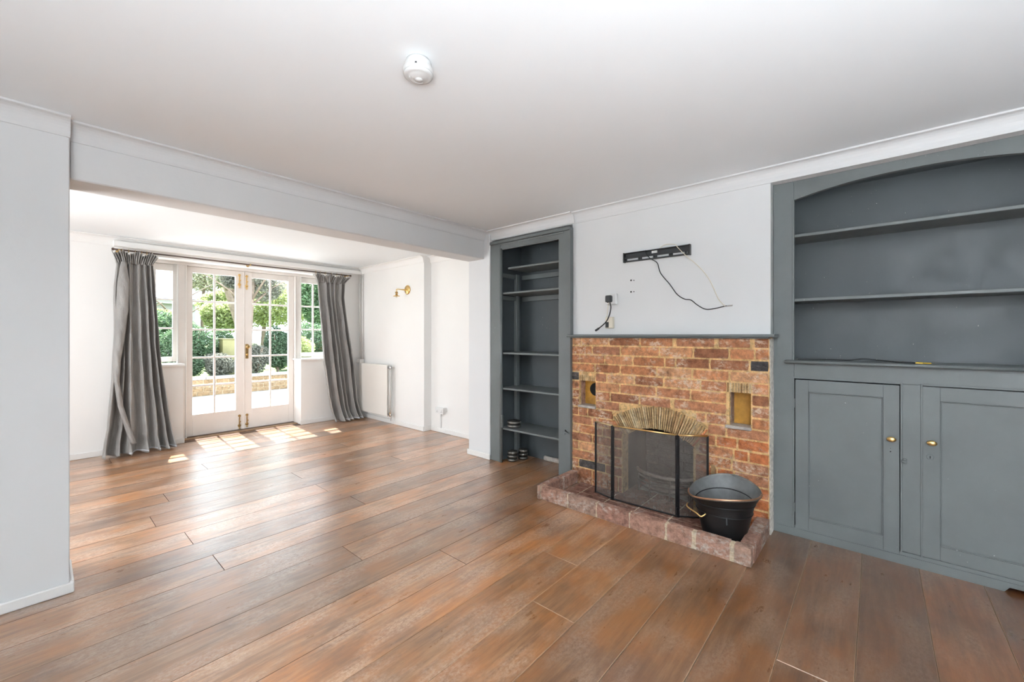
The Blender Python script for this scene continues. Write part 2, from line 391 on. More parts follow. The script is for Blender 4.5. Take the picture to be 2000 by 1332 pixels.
# extension: right wall with its deeper recess, far wall with the door and window opening
struct('wall_right_extension', boxes([((3.17, 4.24, 0), (RX, 5.80, ZE)), ((3.28, 3.10, 0), (RX, 4.24, ZE))], 0.003), 'wall_paint_warm')
struct('wall_far', boxes([((NX - .2, 5.80, 0), (0.62, 6.12, ZE)), ((2.83, 5.80, 0), (RX, 6.12, ZE)), ((0.62, 5.80, 2.045), (2.83, 6.11, ZE)),
                          ((0.62, 5.80, 0), (1.06, 6.12, 0.862)), ((2.32, 5.80, 0), (2.83, 6.12, 0.862))]), 'wall_paint_warm')
struct('trim_door_step', box((1.06, 6.10, -0.12), (2.32, 6.20, -0.002)), 'coping_stone')

# coving
def cove(name, p0, p1, nrm, z, drop=0.083, out=0.066, mat='wall_paint'):
    prof = [(0, -drop), (0.007, -drop), (0.009, -drop + 0.006)]
    for i in range(7):
        a = pi / 2 * i / 6
        prof.append((0.011 + (out - 0.022) * (1 - cos(a)), -drop + 0.012 + (drop - 0.022) * sin(a)))
    prof += [(out - 0.004, -0.010), (out, -0.008), (out, 0.0), (0, 0)]
    bm = bmesh.new(); n = Vector(nrm + (0,)); rows = []
    d = (Vector(p1 + (0,)) - Vector(p0 + (0,))).normalized()
    for P, sg in ((Vector(p0 + (z,)), 0), (Vector(p1 + (z,)), 0)):
        rows.append([bm.verts.new(P + n * u + Vector((0, 0, v))) for u, v in prof])
    k = len(prof)
    for i in range(k): bm.faces.new((rows[0][i], rows[0][(i + 1) % k], rows[1][(i + 1) % k], rows[1][i]))
    bm.faces.new(rows[0]); bm.faces.new(rows[1][::-1])
    return struct(name, bm, mat)
cove('trim_1', (NX, 2.83), (0.097, 2.83), (0, -1), ZC)
cove('trim_2', (0.03, 2.88), (2.88, 2.88), (0, -1), ZC)
cove('trim_3', (2.90, 2.88), (2.90, 1.86), (-1, 0), ZC)
cove('trim_4', (2.92, 1.90), (2.92, NY), (-1, 0), ZC)
cove('trim_5', (NX, 5.80), (3.17, 5.80), (0, -1), ZE, 0.088, 0.06, 'wall_paint_warm')
cove('trim_6', (3.17, 5.80), (3.17, 4.24), (-1, 0), ZE, 0.083, 0.055, 'wall_paint_warm')
cove('trim_7', (3.28, 4.24), (3.28, 3.10), (-1, 0), ZE, 0.083, 0.055, 'wall_paint_warm')
struct('trim_8', box((0.49, 5.735, 2.10), (3.168, 5.80, 2.155), 0.006), 'wall_paint_warm')
# skirtings
def skirt(name, lo, hi): struct(name, box(lo, hi, 0.006, seg=2), 'trim_gloss')
skirt('baseboard_left', (NX, 2.816, 0), (0.110, 2.83, 0.05)); skirt('baseboard_left_end', (0.095, 2.83, 0), (0.110, 3.11, 0.052))
skirt('baseboard_pier', (2.855, 2.79, 0), (2.87, 3.11, 0.055))
skirt('baseboard_far', (NX, 5.785, 0), (1.07, 5.80, 0.06)); skirt('baseboard_far_window', (2.31, 5.785, 0), (3.168, 5.80, 0.06))
skirt('baseboard_right', (3.155, 4.235, 0), (3.17, 5.784, 0.06)); skirt('baseboard_recess', (3.265, 3.10, 0), (3.28, 4.24, 0.055))
skirt('baseboard_right_return', (3.17, 4.225, 0), (3.28, 4.24, 0.06))

# ================================================================== GARDEN DOORS AND SIDE WINDOWS
FY = 6.04           # room face of the leaves
struct('trim_door_frame', boxes([((1.052, 6.0, 0.0), (1.128, 6.10, 2.013)), ((2.319, 6.0, 0.0), (2.386, 6.10, 2.013)), ((0.62, 5.998, 2.013), (2.83, 6.105, 2.046)),
                                 ((1.118, 5.985, 0.0), (1.128, 5.999, 2.012)), ((2.319, 5.985, 0.0), (2.329, 5.999, 2.012))], 0.003), 'joinery_cream')
struct('trim_threshold', boxes([((1.06, 5.80, -0.02), (2.32, 5.90, 0.004)), ((1.06, 5.985, -0.02), (2.32, 6.10, 0.010))], 0.002), 'threshold_dark')
struct('trim_threshold_board', box((1.06, 5.90, -0.02), (2.32, 5.985, 0.012), 0.003), 'threshold_wood')
def glazed_leaf(name, x0, x1, g0, g1, z0, z1, gz0, gz1, rows, sep=None, t=0.042, y=FY, mat='joinery_cream'):
    root = bpy.data.objects.new(name, None); C.objects.link(root); root.location = ((x0 + x1) / 2, y, z0); root['kind'] = 'structure'
    obj('stile', box((x0, y, z0), (g0, y + t, z1), 0.002), mat, root)
    obj('stile', box((g1, y, z0), (x1, y + t, z1), 0.002), mat, root)
    obj('bottom_rail', box((g0, y, z0), (g1, y + t, gz0), 0.002), mat, root)
    obj('top_rail', box((g0, y, gz1), (g1, y + t, z1), 0.002), mat, root)
    xm = (g0 + g1) / 2 if sep is None else sep; bw = 0.010
    obj('glazing_bar', box((xm - bw, y + .008, gz0), (xm + bw, y + t - .004, gz1), 0.004), mat, root)
    hz = (gz1 - gz0) / rows
    for i in range(1, rows):
        zz_ = gz0 + hz * i
        for a, b_ in ((g0, xm - bw), (xm + bw, g1)):
            obj('glazing_bar', box((a, y + .008, zz_ - bw), (b_, y + t - .004, zz_ + bw), 0.004), mat, root)
    for i in range(rows):
        for a, b_ in ((g0, xm - bw), (xm + bw, g1)):
            obj('pane', box((a, y + .022, gz0 + hz * i + (bw if i else 0)), (b_, y + .025, gz0 + hz * (i + 1) - (bw if i < rows - 1 else 0))), 'window_glass', root)
    return root
d1 = glazed_leaf('door_1', 1.130, 1.722, 1.191, 1.630, 0.014, 2.010, 0.265, 1.940, 5)
d2 = glazed_leaf('door_2', 1.726, 2.317, 1.809, 2.251, 0.014, 2.010, 0.262, 1.940, 5)
obj('astragal', box((1.714, FY - .010, 0.014), (1.722, FY, 2.010), 0.002), 'joinery_cream', d1)
w1 = glazed_leaf('window_1', 0.66, 1.05, 0.715, 1.009, 0.90, 2.010, 0.955, 1.935, 3, sep=0.853)
w2 = glazed_leaf('window_2', 2.388, 2.79, 2.420, 2.745, 0.90, 2.010, 0.955, 1.935, 3, sep=2.587)
for wn, a, b_, s0, s1 in ((w1, 0.62, 0.66, 0.60, 1.075), (w2, 2.79, 2.83, 2.302, 2.85)):
    obj('frame_jamb', box((a, 6.0, .88), (b_, 6.12, 2.013), 0.002), 'joinery_cream', wn)
    obj('frame_bottom', box((min(a, wn.location.x), 6.02, .88), (max(b_, wn.location.x), 6.10, .90)), 'joinery_cream', wn)
    obj('window_sill', box((s0, 5.765, .858), (s1, 6.10, .884), 0.006, seg=2), 'trim_gloss', wn)
obj('window_latch', boxes([((2.392, 6.022, .915), (2.412, 6.04, .932)), ((2.392, 6.022, .94), (2.412, 6.036, .957))], .002), 'steel', w2)
obj('frame_bead', box((1.040, 5.985, .86), (1.052, 5.999, 2.012)), 'trim_gloss', w1)
obj('frame_bead', box((2.386, 5.985, .86), (2.398, 5.999, 2.012)), 'trim_gloss', w2)
def bolt(parent, x, z0, z1, mat):
    b_ = obj('bolt', boxes([((x - .006, FY - .012, z0 + .01), (x + .006, FY, z1 - .01))], .003), mat, parent)
    L = z1 - z0
    for zc, r in ((z0 + .22 * L, .019), (z1 - .14 * L, .015)):
        obj('bolt_plate', lathe([(r * .55, 0), (r, .003), (r, .006)], (x, FY - .006, zc), 'Y', 14), mat, b_)
        obj('bolt_keep', box((x - .013, FY - .016, zc - .012), (x + .013, FY - .004, zc + .012), .004), mat, b_)
    obj('bolt_knob', lathe([(.004, 0), (.005, -.012), (.010, -.018), (.009, -.026), (.002, -.029)], (x, FY - .012, z0 + .5 * L), 'Y', 12), mat, b_)
    obj('bolt_end', lathe([(.008, 0), (.011, .008), (.006, .02)], (x, FY - .008, z0), 'Z', 10), mat, b_)
bolt(d1, 1.668, 1.80, 1.985, 'brass'); bolt(d2, 1.748, 1.785, 1.98, 'brass')
bolt(d1, 1.668, 0.02, 0.212, 'aged_brass'); bolt(d2, 1.751, 0.03, 0.212, 'aged_brass')
hp = obj('handle_plate', box((1.734, FY - .006, .905), (1.768, FY, 1.09), .004), 'aged_brass', d2)
obj('door_knob', lathe([(.012, 0), (.012, -.02), (.024, -.03), (.026, -.044), (.016, -.054), (.002, -.056)], (1.751, FY - .004, 1.055), 'Y', 18), 'aged_brass', hp, True)
obj('keyhole_cover', lathe([(.011, 0), (.013, -.004), (.006, -.008)], (1.751, FY - .006, .955), 'Y', 14), 'brass', hp)

# ================================================================== ALCOVE BOOKCASE
bk = thing('alcove_bookcase', 'tall narrow grey painted alcove bookcase between the white pier and the brick fireplace', 'bookcase', (3.0, 2.34, 0))
FX = 2.88
G = 'grey_paint'
obj('stile', boxes([((FX, 2.672, 0), (FX + .03, 2.800, 2.07))], .002), G, bk)
obj('stile', boxes([((FX, 1.888, 0), (FX + .03, 2.004, 2.07))], .002), G, bk)
obj('corner_bead', lathe([(.016, 0), (.016, 2.02)], (FX + .006, 2.668, 0), 'Z', 16), G, bk, True)
obj('top_rail', boxes([((FX + .002, 2.004, 2.018), (FX + .028, 2.672, 2.07))], .002), G, bk)
obj('top_moulding', boxes([((FX - .012, 1.886, 2.07), (FX + .03, 2.803, 2.097)), ((FX - .004, 1.95, 2.052), (FX + .01, 2.672, 2.068))], .003), G, bk)
obj('head_bead', box((FX + .004, 2.004, 2.008), (FX + .024, 2.66, 2.020), .003), G, bk)
obj('edge_strip', box((FX - .012, 1.880, 0), (FX + .035, 1.889, 2.09), .001), G, bk)
obj('back_panel', box((3.22, 1.98, 0), (3.235, 2.80, 2.10)), 'grey_paint_shaded', bk)
obj('side_panel', boxes([((FX + .03, 2.70, 0), (3.22, 2.715, 2.10))]), 'grey_paint_shaded', bk)
obj('side_panel', boxes([((FX + .03, 1.955, 0), (3.22, 1.975, 2.10))]), 'grey_paint_shaded', bk)
obj('roof_panel', box((FX + .03, 1.975, 2.085), (3.22, 2.70, 2.10)), 'grey_paint_shaded', bk)
obj('corner_post', box((3.11, 2.665, 0), (3.155, 2.70, 1.80), .002), G, bk)
shelves = [(1.843, 2.93, 2.62), (1.606, 2.90, 2.70), (1.040, 2.90, 2.70), (0.705, 2.90, 2.70), (0.326, 2.90, 2.70)]
for z, x0, y1 in shelves:
    obj('shelf', box((x0, 1.975, z - .018), (3.218, y1, z), .003), G, bk)
for z in (1.775, 1.56):
    obj('batten', box((3.195, 1.975, z - .022), (3.22, 2.665, z + .022), .002), G, bk)
    obj('batten', box((FX + .04, 2.678, z - .02), (3.11, 2.70, z + .02), .002), G, bk)
obj('skirting_strip', box((3.19, 1.976, 0), (3.22, 2.40, .045), .01), 'slate', bk)
obj('hinge', box((FX - .003, 2.645, .33), (FX + .012, 2.656, .45), .001), G, bk)
ltch = obj('catch', boxes([((FX - .006, 1.935, .375), (FX, 1.972, .405)), ((FX - .016, 1.90, .392), (FX - .004, 1.94, .402))], .002), G, bk)
obj('catch_hook', tube([(FX - .012, 1.905, .40), (FX - .022, 1.912, .412), (FX - .018, 1.925, .42), (FX - .010, 1.93, .405)], .003, 8, smooth=3), 'black_metal', ltch)

# iron weight plates on its floor and shelf
def weight(x, y, z, r, label, h=.034):
    o = obj('weight_plate', lathe([(.014, 0), (r * .92, 0), (r, .004), (r, h - .010), (r * .9, h - .004), (r * .55, h - .006), (r * .5, h), (.018, h), (.014, h - .003)], (x, y, z), 'Z', 28), 'iron_plate', None, True)
    tag(o, label, 'weight plate', 'weight plates in the alcove')
    q = obj('rim_band', lathe([(r + .0005, .009), (r + .002, .012), (r + .002, .020), (r + .0005, .023)], (x, y, z), 'Z', 28, cap=False), 'iron_rim', o, True)
    return o
# stack beside the stile, three high; stack behind it; small pair on the shelf
for i, s in enumerate(('bottom plate', 'middle plate', 'top plate')):
    weight(2.985, 2.610, .001 + .0345 * i, .046, 'dark iron weight plate on alcove floor, %s of the stack touching the bookcase stile' % s)
for i, s in enumerate(('bottom plate', 'middle plate', 'top plate')):
    weight(3.10, 2.575, .001 + .0345 * i, .043, 'dark iron weight plate on alcove floor, %s of the stack deeper in the shadow' % s)
for i, s in enumerate(('lower', 'upper')):
    weight(2.985, 2.590, .327 + .0345 * i, .064, '%s of two wider dark iron weight plates on the lowest bookcase shelf' % s)

# ================================================================== ARCHED CUPBOARD
cb = thing('arched_cupboard', 'built-in grey painted cupboard with arched open shelves above two panelled doors', 'cupboard', (3.1, -0.14, 0))
FX = 2.99; YL, YR = 0.476, -0.76; OL, OR = 0.368, -0.65
obj('stile', box((FX, OL, 0.02), (FX + .03, YL, 2.126), .002), G, cb)
obj('stile', box((FX, YR, 0.02), (FX + .03, OR, 2.126), .002), G, cb)
arch = [(OL, 2.126), (OR, 2.126)]
for i in range(25):
    s = -1 + 2 * i / 24; yv = (OL + OR) / 2 + s * (OL - OR) / 2
    arch.append((yv, 2.012 + .060 * (1 - abs(s) ** 2.2)))
obj('arched_rail', prism(arch, 'X', FX + .001, FX + .03), G, cb)
obj('opening_bead', box((FX - .004, OL - .002, 1.051), (FX + .012, OL + .010, 2.012), .002), G, cb)
obj('middle_rail', box((FX, OR, .944), (FX + .03, OL, 1.034), .002), G, cb)
obj('centre_stile', box((FX, -.177, .066), (FX + .03, -.098, .944), .002), G, cb)
obj('bottom_rail', boxes([((FX, OR, .02), (FX + .03, OL, .064))], .002), G, cb)
obj('plinth', prism([(YL, 0), (-.44, 0), (-.455, -.0), (-.47, .022), (-.50, .035), (-.62, .035), (-.62, 0), (YR, 0), (YR, .045), (YL, .045)], 'X', FX - .006, FX + .02), G, cb)
for nm, bx in (('door_bead', boxes([((FX - .004, .366, .045), (FX + .01, .376, .952)), ((FX - .004, -.106, .062), (FX + .01, -.098, .952)), ((FX - .004, -.098, .942), (FX + .01, .368, .952))], .001)),
               ('door_bead', boxes([((FX - .004, -.182, .060), (FX + .01, -.174, .952)), ((FX - .004, OR, .942), (FX + .01, -.182, .952))], .001))):
    obj(nm, bx, G, cb)
obj('countertop', box((2.955, OR - .06, 1.034), (3.235, .412, 1.052), .006, seg=2), G, cb)
obj('countertop_nosing', lathe([(.009, -.71), (.009, .410), (.004, .414)], (2.957, 0, 1.043), 'Y', 14), G, cb, True)
for z in (1.806, 1.421):
    obj('shelf', box((FX + .004, OR - .03, z - .0185), (3.235, OL + .03, z), .003), G, cb)
obj('back_panel', box((3.235, YR, .02), (3.25, YL - .01, 2.126)), 'grey_paint_shaded', cb)
obj('side_panel', box((FX + .03, OL + .03, .02), (3.235, OL + .045, 2.126)), 'grey_paint_shaded', cb)
obj('side_panel', box((FX + .03, OR - .045, .02), (3.235, OR - .03, 2.126)), 'grey_paint_shaded', cb)
obj('roof_panel', box((FX + .03, OR - .03, 2.110), (3.235, OL + .03, 2.125)), 'grey_paint_shaded', cb)
obj('inner_dark', box((FX + .035, OR - .02, .03), (3.23, OL + .02, .05)), G, cb)
def cdoor(y0, y1, z0, z1, p, knob, key, hinges, hole):
    """y0 > y1; p = panel rectangle (ya, yb, za, zb)"""
    X0 = FX - .001; ya, yb, za, zb = p
    d = obj('door', boxes([((X0, ya, z0), (X0 + .022, y0, z1)), ((X0, y1, z0), (X0 + .022, yb, z1)),
                           ((X0, yb, z0), (X0 + .022, ya, za)), ((X0, yb, zb), (X0 + .022, ya, z1))], .0012), G, cb)
    obj('door_panel', box((X0 + .010, yb - .01, za - .01), (X0 + .016, ya + .01, zb + .01)), G, d)
    obj('panel_bead', boxes([((X0 + .003, yb, za), (X0 + .012, ya, za + .006)), ((X0 + .003, yb, zb - .006), (X0 + .012, ya, zb)),
                             ((X0 + .003, yb, za), (X0 + .012, yb + .006, zb)), ((X0 + .003, ya - .006, za), (X0 + .012, ya, zb))], .002), G, d)
    bm = lathe([(.009, 0), (.007, -.010), (.008, -.014)], (X0, knob[0], knob[1]), 'X', 16)
    bmesh.ops.create_uvsphere(bm, u_segments=20, v_segments=12, radius=1, matrix=Matrix.Translation((X0 - .023, knob[0], knob[1])) @ Matrix.Diagonal((.010, .0195, .0135, 1)))
    obj('knob', bm, 'brass', d, True, label='oval brass knob')
    obj('keyhole', boxes([((X0 - .0016, key[0] - .002, key[1] - .010), (X0 + .002, key[0] + .002, key[1] + .002))]) if hole else
        lathe([(.003, -.0008), (.003, .001)], (X0, key[0], key[1]), 'X', 10), 'dark_hole', d)
    if hole: obj('escutcheon', lathe([(.014, 0), (.014, -.0007), (.012, -.0009)], (X0, key[0], key[1] - .003), 'X', 20), G, d, True)
    else: obj('screw_hole', lathe([(.0015, -.0008), (.0015, .001)], (X0, key[0], key[1] + .018), 'X', 8), 'dark_hole', d)
    for hy, hz in hinges:
        obj('hinge', boxes([((X0 - .005, hy - .004, hz - .028), (X0 + .004, hy + .005, hz + .028))], .002), G, d)
    return d
cdoor(.362, -.095, .050, .936, (.297, -.031, .122, .867), (-.063, .651), (-.060, .581), [(.366, .794), (.366, .171)], False)
cdoor(-.181, -.646, .066, .938, (-.245, -.585, .136, .868), (-.214, .656), (-.209, .584), [], True)
obj('turn_button', boxes([((FX - .010, -.124, .528), (FX, -.108, .556)), ((FX - .016, -.122, .536), (FX - .008, -.100, .548))], .003), G, cb)
cw = tag(obj('cable', tube([(3.05, .355, 1.055), (3.06, .30, 1.056), (3.08, .20, 1.058), (3.09, .12, 1.0565), (3.10, .05, 1.066), (3.085, -.03, 1.060), (3.04, -.10, 1.0555), (3.00, -.155, 1.0555)], .0028, 8, smooth=6), 'rubber', None, True),
         'thin black cable lying along the grey counter of the arched cupboard', 'cable')
obj('cable_tip', boxes([((2.992, -.185, 1.0535), (3.004, -.155, 1.0605)), ((2.994, -.215, 1.0545), (3.000, -.185, 1.0595))], .002), 'yellow_plastic', cw, label='yellow cable plug')

# ================================================================== FIREPLACE
fp = thing('brick_fireplace', 'open red brick fireplace with a fan arch of thin tiles and two small niches', 'fireplace', (2.95, 1.18, 0))
KF = 0.965
BX = 2.895           # brick face
def by(y): return y * KF
def bz(z): return 1.2 + KF * (z - 1.2)
YA, YB = by(1.952), 0.480
# unit bricks, four slightly irregular meshes
ubr = []
for s in range(4):
    bm = box((-.5, -.5, -.5), (.5, .5, .5))
    bmesh.ops.subdivide_edges(bm, edges=bm.edges[:], cuts=1, use_grid_fill=True)
    rr = random.Random(s)
    for v_ in bm.verts:
        c_ = v_.co
        k = sum(1 for q in c_ if abs(abs(q) - .5) < 1e-4)
        if k == 3: v_.co = c_ * rr.uniform(.955, .985)
        elif k == 2: v_.co = Vector((c_.x * rr.uniform(.985, 1.0), c_.y * rr.uniform(.985, 1.01), c_.z * rr.uniform(.95, 1.0)))
    bmesh.ops.recalc_face_normals(bm, faces=bm.faces[:])
    ubr.append(bm)
umesh = {}
def brick(parent, lo, hi, mat='brick_red', name='brick', rot=None, ctr=None):
    k = (rnd.randrange(4), mat)
    if k not in umesh:
        me = bpy.data.meshes.new('brick'); ubr[k[0]].to_mesh(me); me.materials.append(MAT[mat]); umesh[k] = me
    o = bpy.data.objects.new(name, umesh[k]); C.objects.link(o)
    o.location = ctr if ctr else [(a + b_) / 2 for a, b_ in zip(lo, hi)]
    o.scale = [abs(b_ - a) for a, b_ in zip(lo, hi)]
    if rot is not None: o.rotation_euler = rot
    o.parent = parent
    o.matrix_parent_inverse = Matrix.Translation(-parent.location) if parent.parent is None else o.matrix_parent_inverse
    return o
# arch geometry (fireplace centre line, springing)
AY, AZ, RO, RI = by(1.215), bz(.083), .585, .405
OY0, OY1 = by(.955), by(1.487)
def blocked(zm):
    """half-width about AY that no wall brick may enter at height zm"""
    h = zm - AZ
    if h > RO: return 0
    wedge = min(math.sqrt(max(0, RO * RO - h * h)), h * math.tan(R(37))) if h > 0 else 0
    op = max(AY - OY0, OY1 - AY)
    return max(op if h < RI * cos(R(37)) + .01 else 0, wedge)
J = [[1.952, 1.858, 1.602, 1.343, 1.085, .804, .591, .497],
     [1.952, 1.755, 1.505, 1.192, .953, .725, .578, .497],
     [1.952, 1.874, 1.64, 1.402, 1.154, 1.077, .847, .606, .497],
     [1.952, 1.729, 1.505, 1.213, .961, .725, .497],
     [1.952, 1.877, None, 1.724, 1.622, 1.388, 1.162, .905, .738, None, .597, .497],
     [1.952, 1.877, None, 1.724, 1.509, 1.217, .972, .738, None, .597, .497],
     [1.952, 1.877, None, 1.724, 1.592, 1.347, 1.101, .738, None, .597, .497],
     [1.952, 1.877, None, 1.724, 1.509, 1.30, 1.101, .872, .738, None, .597, .497],
     [1.952, 1.885, 1.798, 1.524, 1.30, .961, .745, .497],
     [1.952, 1.755, 1.50, .92, .808, .678, .497],
     [1.952, 1.885, 1.66, 1.45, .92, .70, .613, .497],
     [1.952, 1.755, 1.487, .955, .711, .497],
     [1.952, 1.885, 1.60, 1.487, .955, .80, .698, .497],
     [1.952, 1.70, 1.487, .955, .77, .62, .497],
     [1.952, 1.885, 1.63, 1.487, .955, .86, .64, .497],
     [1.952, 1.755, 1.52, .92, .74, .497]]
zl = [1.187, 1.115, 1.040, .966, .893, .820, .745, .670, .599, .527, .454, .383, .310, .237, .164, .090, .0]
wide = {(0, 4), (0, 5), (0, 6), (6, 6)}
dark = {(2, 7), (14, 1)}
orange = {(9, 5), (10, 6), (10, 5), (11, 4), (7, 7)}
for ci, js in enumerate(J):
    z1, z0 = bz(zl[ci]) - .005, bz(zl[ci + 1]) + .006
    if ci == 15: z0 = 0.004
    pts = js
    for i in range(len(pts) - 1):
        a, b_ = pts[i], pts[i + 1]
        if a is None or b_ is None: continue
        ya, yb_ = by(a) - (.013 if (ci, i) in wide else .0055), by(b_) + (.013 if (ci, i + 1) in wide else .0055)
        zm = (z0 + z1) / 2; hw = blocked(z0 + .018 if zm > AZ + .33 else zm)
        segs = [(ya, yb_)]
        if hw > 0:
            L, Rr = AY + hw + .006, AY - hw - .006
            segs = []
            if ya > L: segs.append((ya, max(yb_, L)))
            if yb_ < Rr: segs.append((min(ya, Rr), yb_))
        for s0, s1 in segs:
            if s0 - s1 < .018: continue
            mt = 'brick_dark' if (ci, i) in dark or (ci == 4 and i == 0) else ('brick_orange' if (ci >= 9 and s1 < 0.80) and rnd.random() < .75 and s0 < .9 else 'brick_red')
            dx = rnd.uniform(-.004, .004); dz = rnd.uniform(-.0015, .0015)
            brick(fp, (BX + dx, s1, z0 + dz), (BX + .10, s0, z1 + dz), mt)
# soldier tiles over the niches
for y0, y1, z0, z1, n in ((by(1.724), by(1.877), bz(.822), bz(.868), 8), (by(.597), by(.742), bz(.826), bz(.889), 9)):
    for i in range(n):
        a = y0 + (y1 - y0) * i / n
        brick(fp, (BX - .002 + rnd.uniform(0, .006), a + .003, z0), (BX + .09, a + (y1 - y0) / n - .003, z1), 'tile_ochre', 'arch_tile')
# fan arch of tiles on edge
NT = 40
for i in range(NT):
    a = R(-37.5 + 75 * (i + .5) / NT)
    rc = (RO + RI) / 2 - .006; L = RO - RI - .012 - rnd.uniform(0, .02)
    c_ = (BX + .05 + rnd.uniform(-.003, .004), AY + rc * sin(a), AZ + rc * cos(a))
    brick(fp, (0, 0, 0), (.10, .0092 + rnd.uniform(-.001, .001), L), 'brick_orange' if i == 0 else 'tile_ochre', 'arch_tile', rot=(-a, 0, 0), ctr=c_)
# mortar bed set back behind the brick faces
MX = BX + .0055
bm = bmesh.new()
def mb(y0, y1, z0, z1): box((MX, y0, z0), (3.0, y1, z1), 0, bm)
N1 = (by(1.724), by(1.877), bz(.612), bz(.822)); N2 = (by(.600), by(.725), bz(.603), bz(.828))
ztop = bz(1.187); zA = AZ + RO + .004; zS = AZ + RI * cos(R(38))
mb(YB, YA, N2[3], ztop)
mb(YB, N2[0], 0, N2[3]); mb(N1[1], YA, 0, N2[3])
mb(N2[0], N2[1], 0, N2[2]); mb(N1[0], N1[1], N1[3], N2[3]); mb(N1[0], N1[1], 0, N1[2])
mb(N2[1], N1[0], zA, N2[3])
WY = .37
mb(N2[1], AY - WY, 0, zA) if AY - WY > N2[1] else None
mb(AY + WY, N1[0], 0, zA)
mb(AY - WY, OY0, 0, zS); mb(OY1, AY + WY, 0, zS)
top = [(AY + RO * sin(R(a)), AZ + RO * cos(R(a))) for a in range(-39, 40, 3)]
inn = [(AY + (RI + .004) * sin(R(a)), AZ + (RI + .004) * cos(R(a))) for a in range(-39, 40, 3)]
for i in range(len(top) - 1):
    prism([top[i], top[i + 1], (top[i + 1][0], zA), (top[i][0], zA)], 'X', MX, 3.0, bm)
    prism([inn[i], inn[i + 1], top[i + 1], top[i]], 'X', MX + .012, 3.0, bm)
prism([(AY - WY, zS), inn[0], top[0], (top[0][0], zA), (AY - WY, zA)], 'X', MX, 3.0, bm)
prism([(AY + WY, zS), inn[-1], top[-1], (top[-1][0], zA), (AY + WY, zA)], 'X', MX, 3.0, bm)
prism([(AY - WY, zS - .001), (OY0, zS - .001), inn[0]], 'X', MX, 3.0, bm)
prism([(AY + WY, zS - .001), (OY1, zS - .001), inn[-1]], 'X', MX, 3.0, bm)
obj('mortar', bm, 'mortar_sand', fp)
# firebox behind the arch
obj('firebox', boxes([((3.0, OY0 - .10, 0), (3.37, OY0, .75)), ((3.0, OY1, 0), (3.37, OY1 + .10, .75)), ((3.33, OY0, 0), (3.37, OY1, .75)), ((3.0, OY0, .56), (3.33, OY1, .75))]), 'soot', fp)
for ci in range(8):
    for k in range(3):
        y0 = OY0 + (k - (.5 if ci % 2 else 0)) * .205
        a, b_ = max(y0, OY0), min(y0 + .198, OY1)
        if b_ - a > .03: brick(fp, (3.322, a, .012 + ci * .068), (3.34, b_, .012 + ci * .068 + .061), 'brick_dark')
# niche linings
for (y0, y1, z0, z1), nm in ((N1, 1), (N2, 2)):
    obj('niche_lining', boxes([((3.00, y0 - .02, z0 - .02), (3.20, y0, z1 + .02)), ((3.00, y1, z0 - .02), (3.20, y1 + .02, z1 + .02)), ((3.0, y0, z1), (3.2, y1, z1 + .02)), ((3.0, y0, z0 - .02), (3.2, y1, z0)), ((3.0 if nm == 2 else 2.985, y0, z0), (3.02, y1, z1))]), 'niche_ochre', fp, label='ochre glazed back of the niche')
    obj('niche_reveal', boxes([((BX + .03, y1 - .004, z0), (3.0, y1 + .004, z1))]), 'brick_kerb', fp)
    obj('niche_sill', box((BX - .010, y0 - .004, z0 - .014), (2.995, y1 + (.022 if nm == 2 else .008), z0 + .006), .003), 'slate', fp, label='pale stone slip sill')
obj('pipe_opening', lathe([(.050, -.0015), (.053, .0), (.053, .01)], (2.983, N1[0] + .046, bz(.745)), 'X', 28), 'dark_hole', fp)
# scorched patch brick low by the screen, with its upright strip
brick(fp, (BX - .005, by(.845), .30), (BX + .03, by(.935), .352), 'brick_orange')
brick(fp, (BX - .007, by(.812), .268), (BX + .03, by(.836), .36), 'tile_ochre')
brick(fp, (BX - .004, by(.845), .235), (BX + .03, by(.935), .29), 'brick_red')
# right-hand return of the breast, ragged lime plaster
bm = box((BX + .004, YB - .006, 0), (2.985, YB, bz(1.18)))
bmesh.ops.subdivide_edges(bm, edges=bm.edges[:], cuts=10, use_grid_fill=True)
for v_ in bm.verts: v_.co += Vector((rnd.uniform(-.004, .003), rnd.uniform(-.003, .001), 0))
obj('plaster_edge', bm, 'plaster_edge', fp)
# hearth tiles
obj('hearth_bed', box((2.47, .55, 0), (3.33, 1.80, .008)), 'mortar_pale', fp)
yy = .555
while yy < 1.79:
    xx = 2.49
    while xx < 3.3:
        y1, x1 = min(yy + .222, 1.797), min(xx + .222, 3.325)
        brick(fp, (xx + .003, yy + .003, .001), (x1 - .003, y1 - .003, .0125), 'quarry_tile', 'hearth_tile')
        xx += .226
    yy += .226
# kerb of bricks on edge
kb = thing('hearth_kerb', 'low kerb of pinkish old bricks laid on edge around the hearth', 'kerb', (2.45, 1.18, 0))
KX = 2.42; KH = .098
obj('mortar', boxes([((KX + .004, .484, 0), (KX + .046, 1.872, KH - .004)), ((KX + .046, 1.826, 0), (2.889, 1.872, KH - .004)), ((KX + .046, .484, 0), (2.889, .540, KH - .004))]), 'mortar_pale', kb)
jy = [1.876, 1.845, 1.612, 1.385, 1.152, .922, .760, .565, .480]
for i, (a, b_) in enumerate(zip(jy, jy[1:])):
    wd = .015 if i in (5, 6) else .005
    brick(kb, (KX + rnd.uniform(-.003, .003), b_ + .003 + (wd if i in (4, 5, 6) else 0), .001), (KX + .050, a - .004, KH + rnd.uniform(-.003, .002)), 'brick_kerb')
for y0, y1 in ((1.822, 1.878), (.478, .544)):
    xs = [KX + .052, 2.69, 2.893] if y0 > 1 else [KX + .052, 2.66, 2.893]
    for a, b_ in zip(xs, xs[1:]):
        brick(kb, (a + .002, y0, .001), (b_ - .004, y1, KH + rnd.uniform(-.002, .003)), 'brick_kerb')
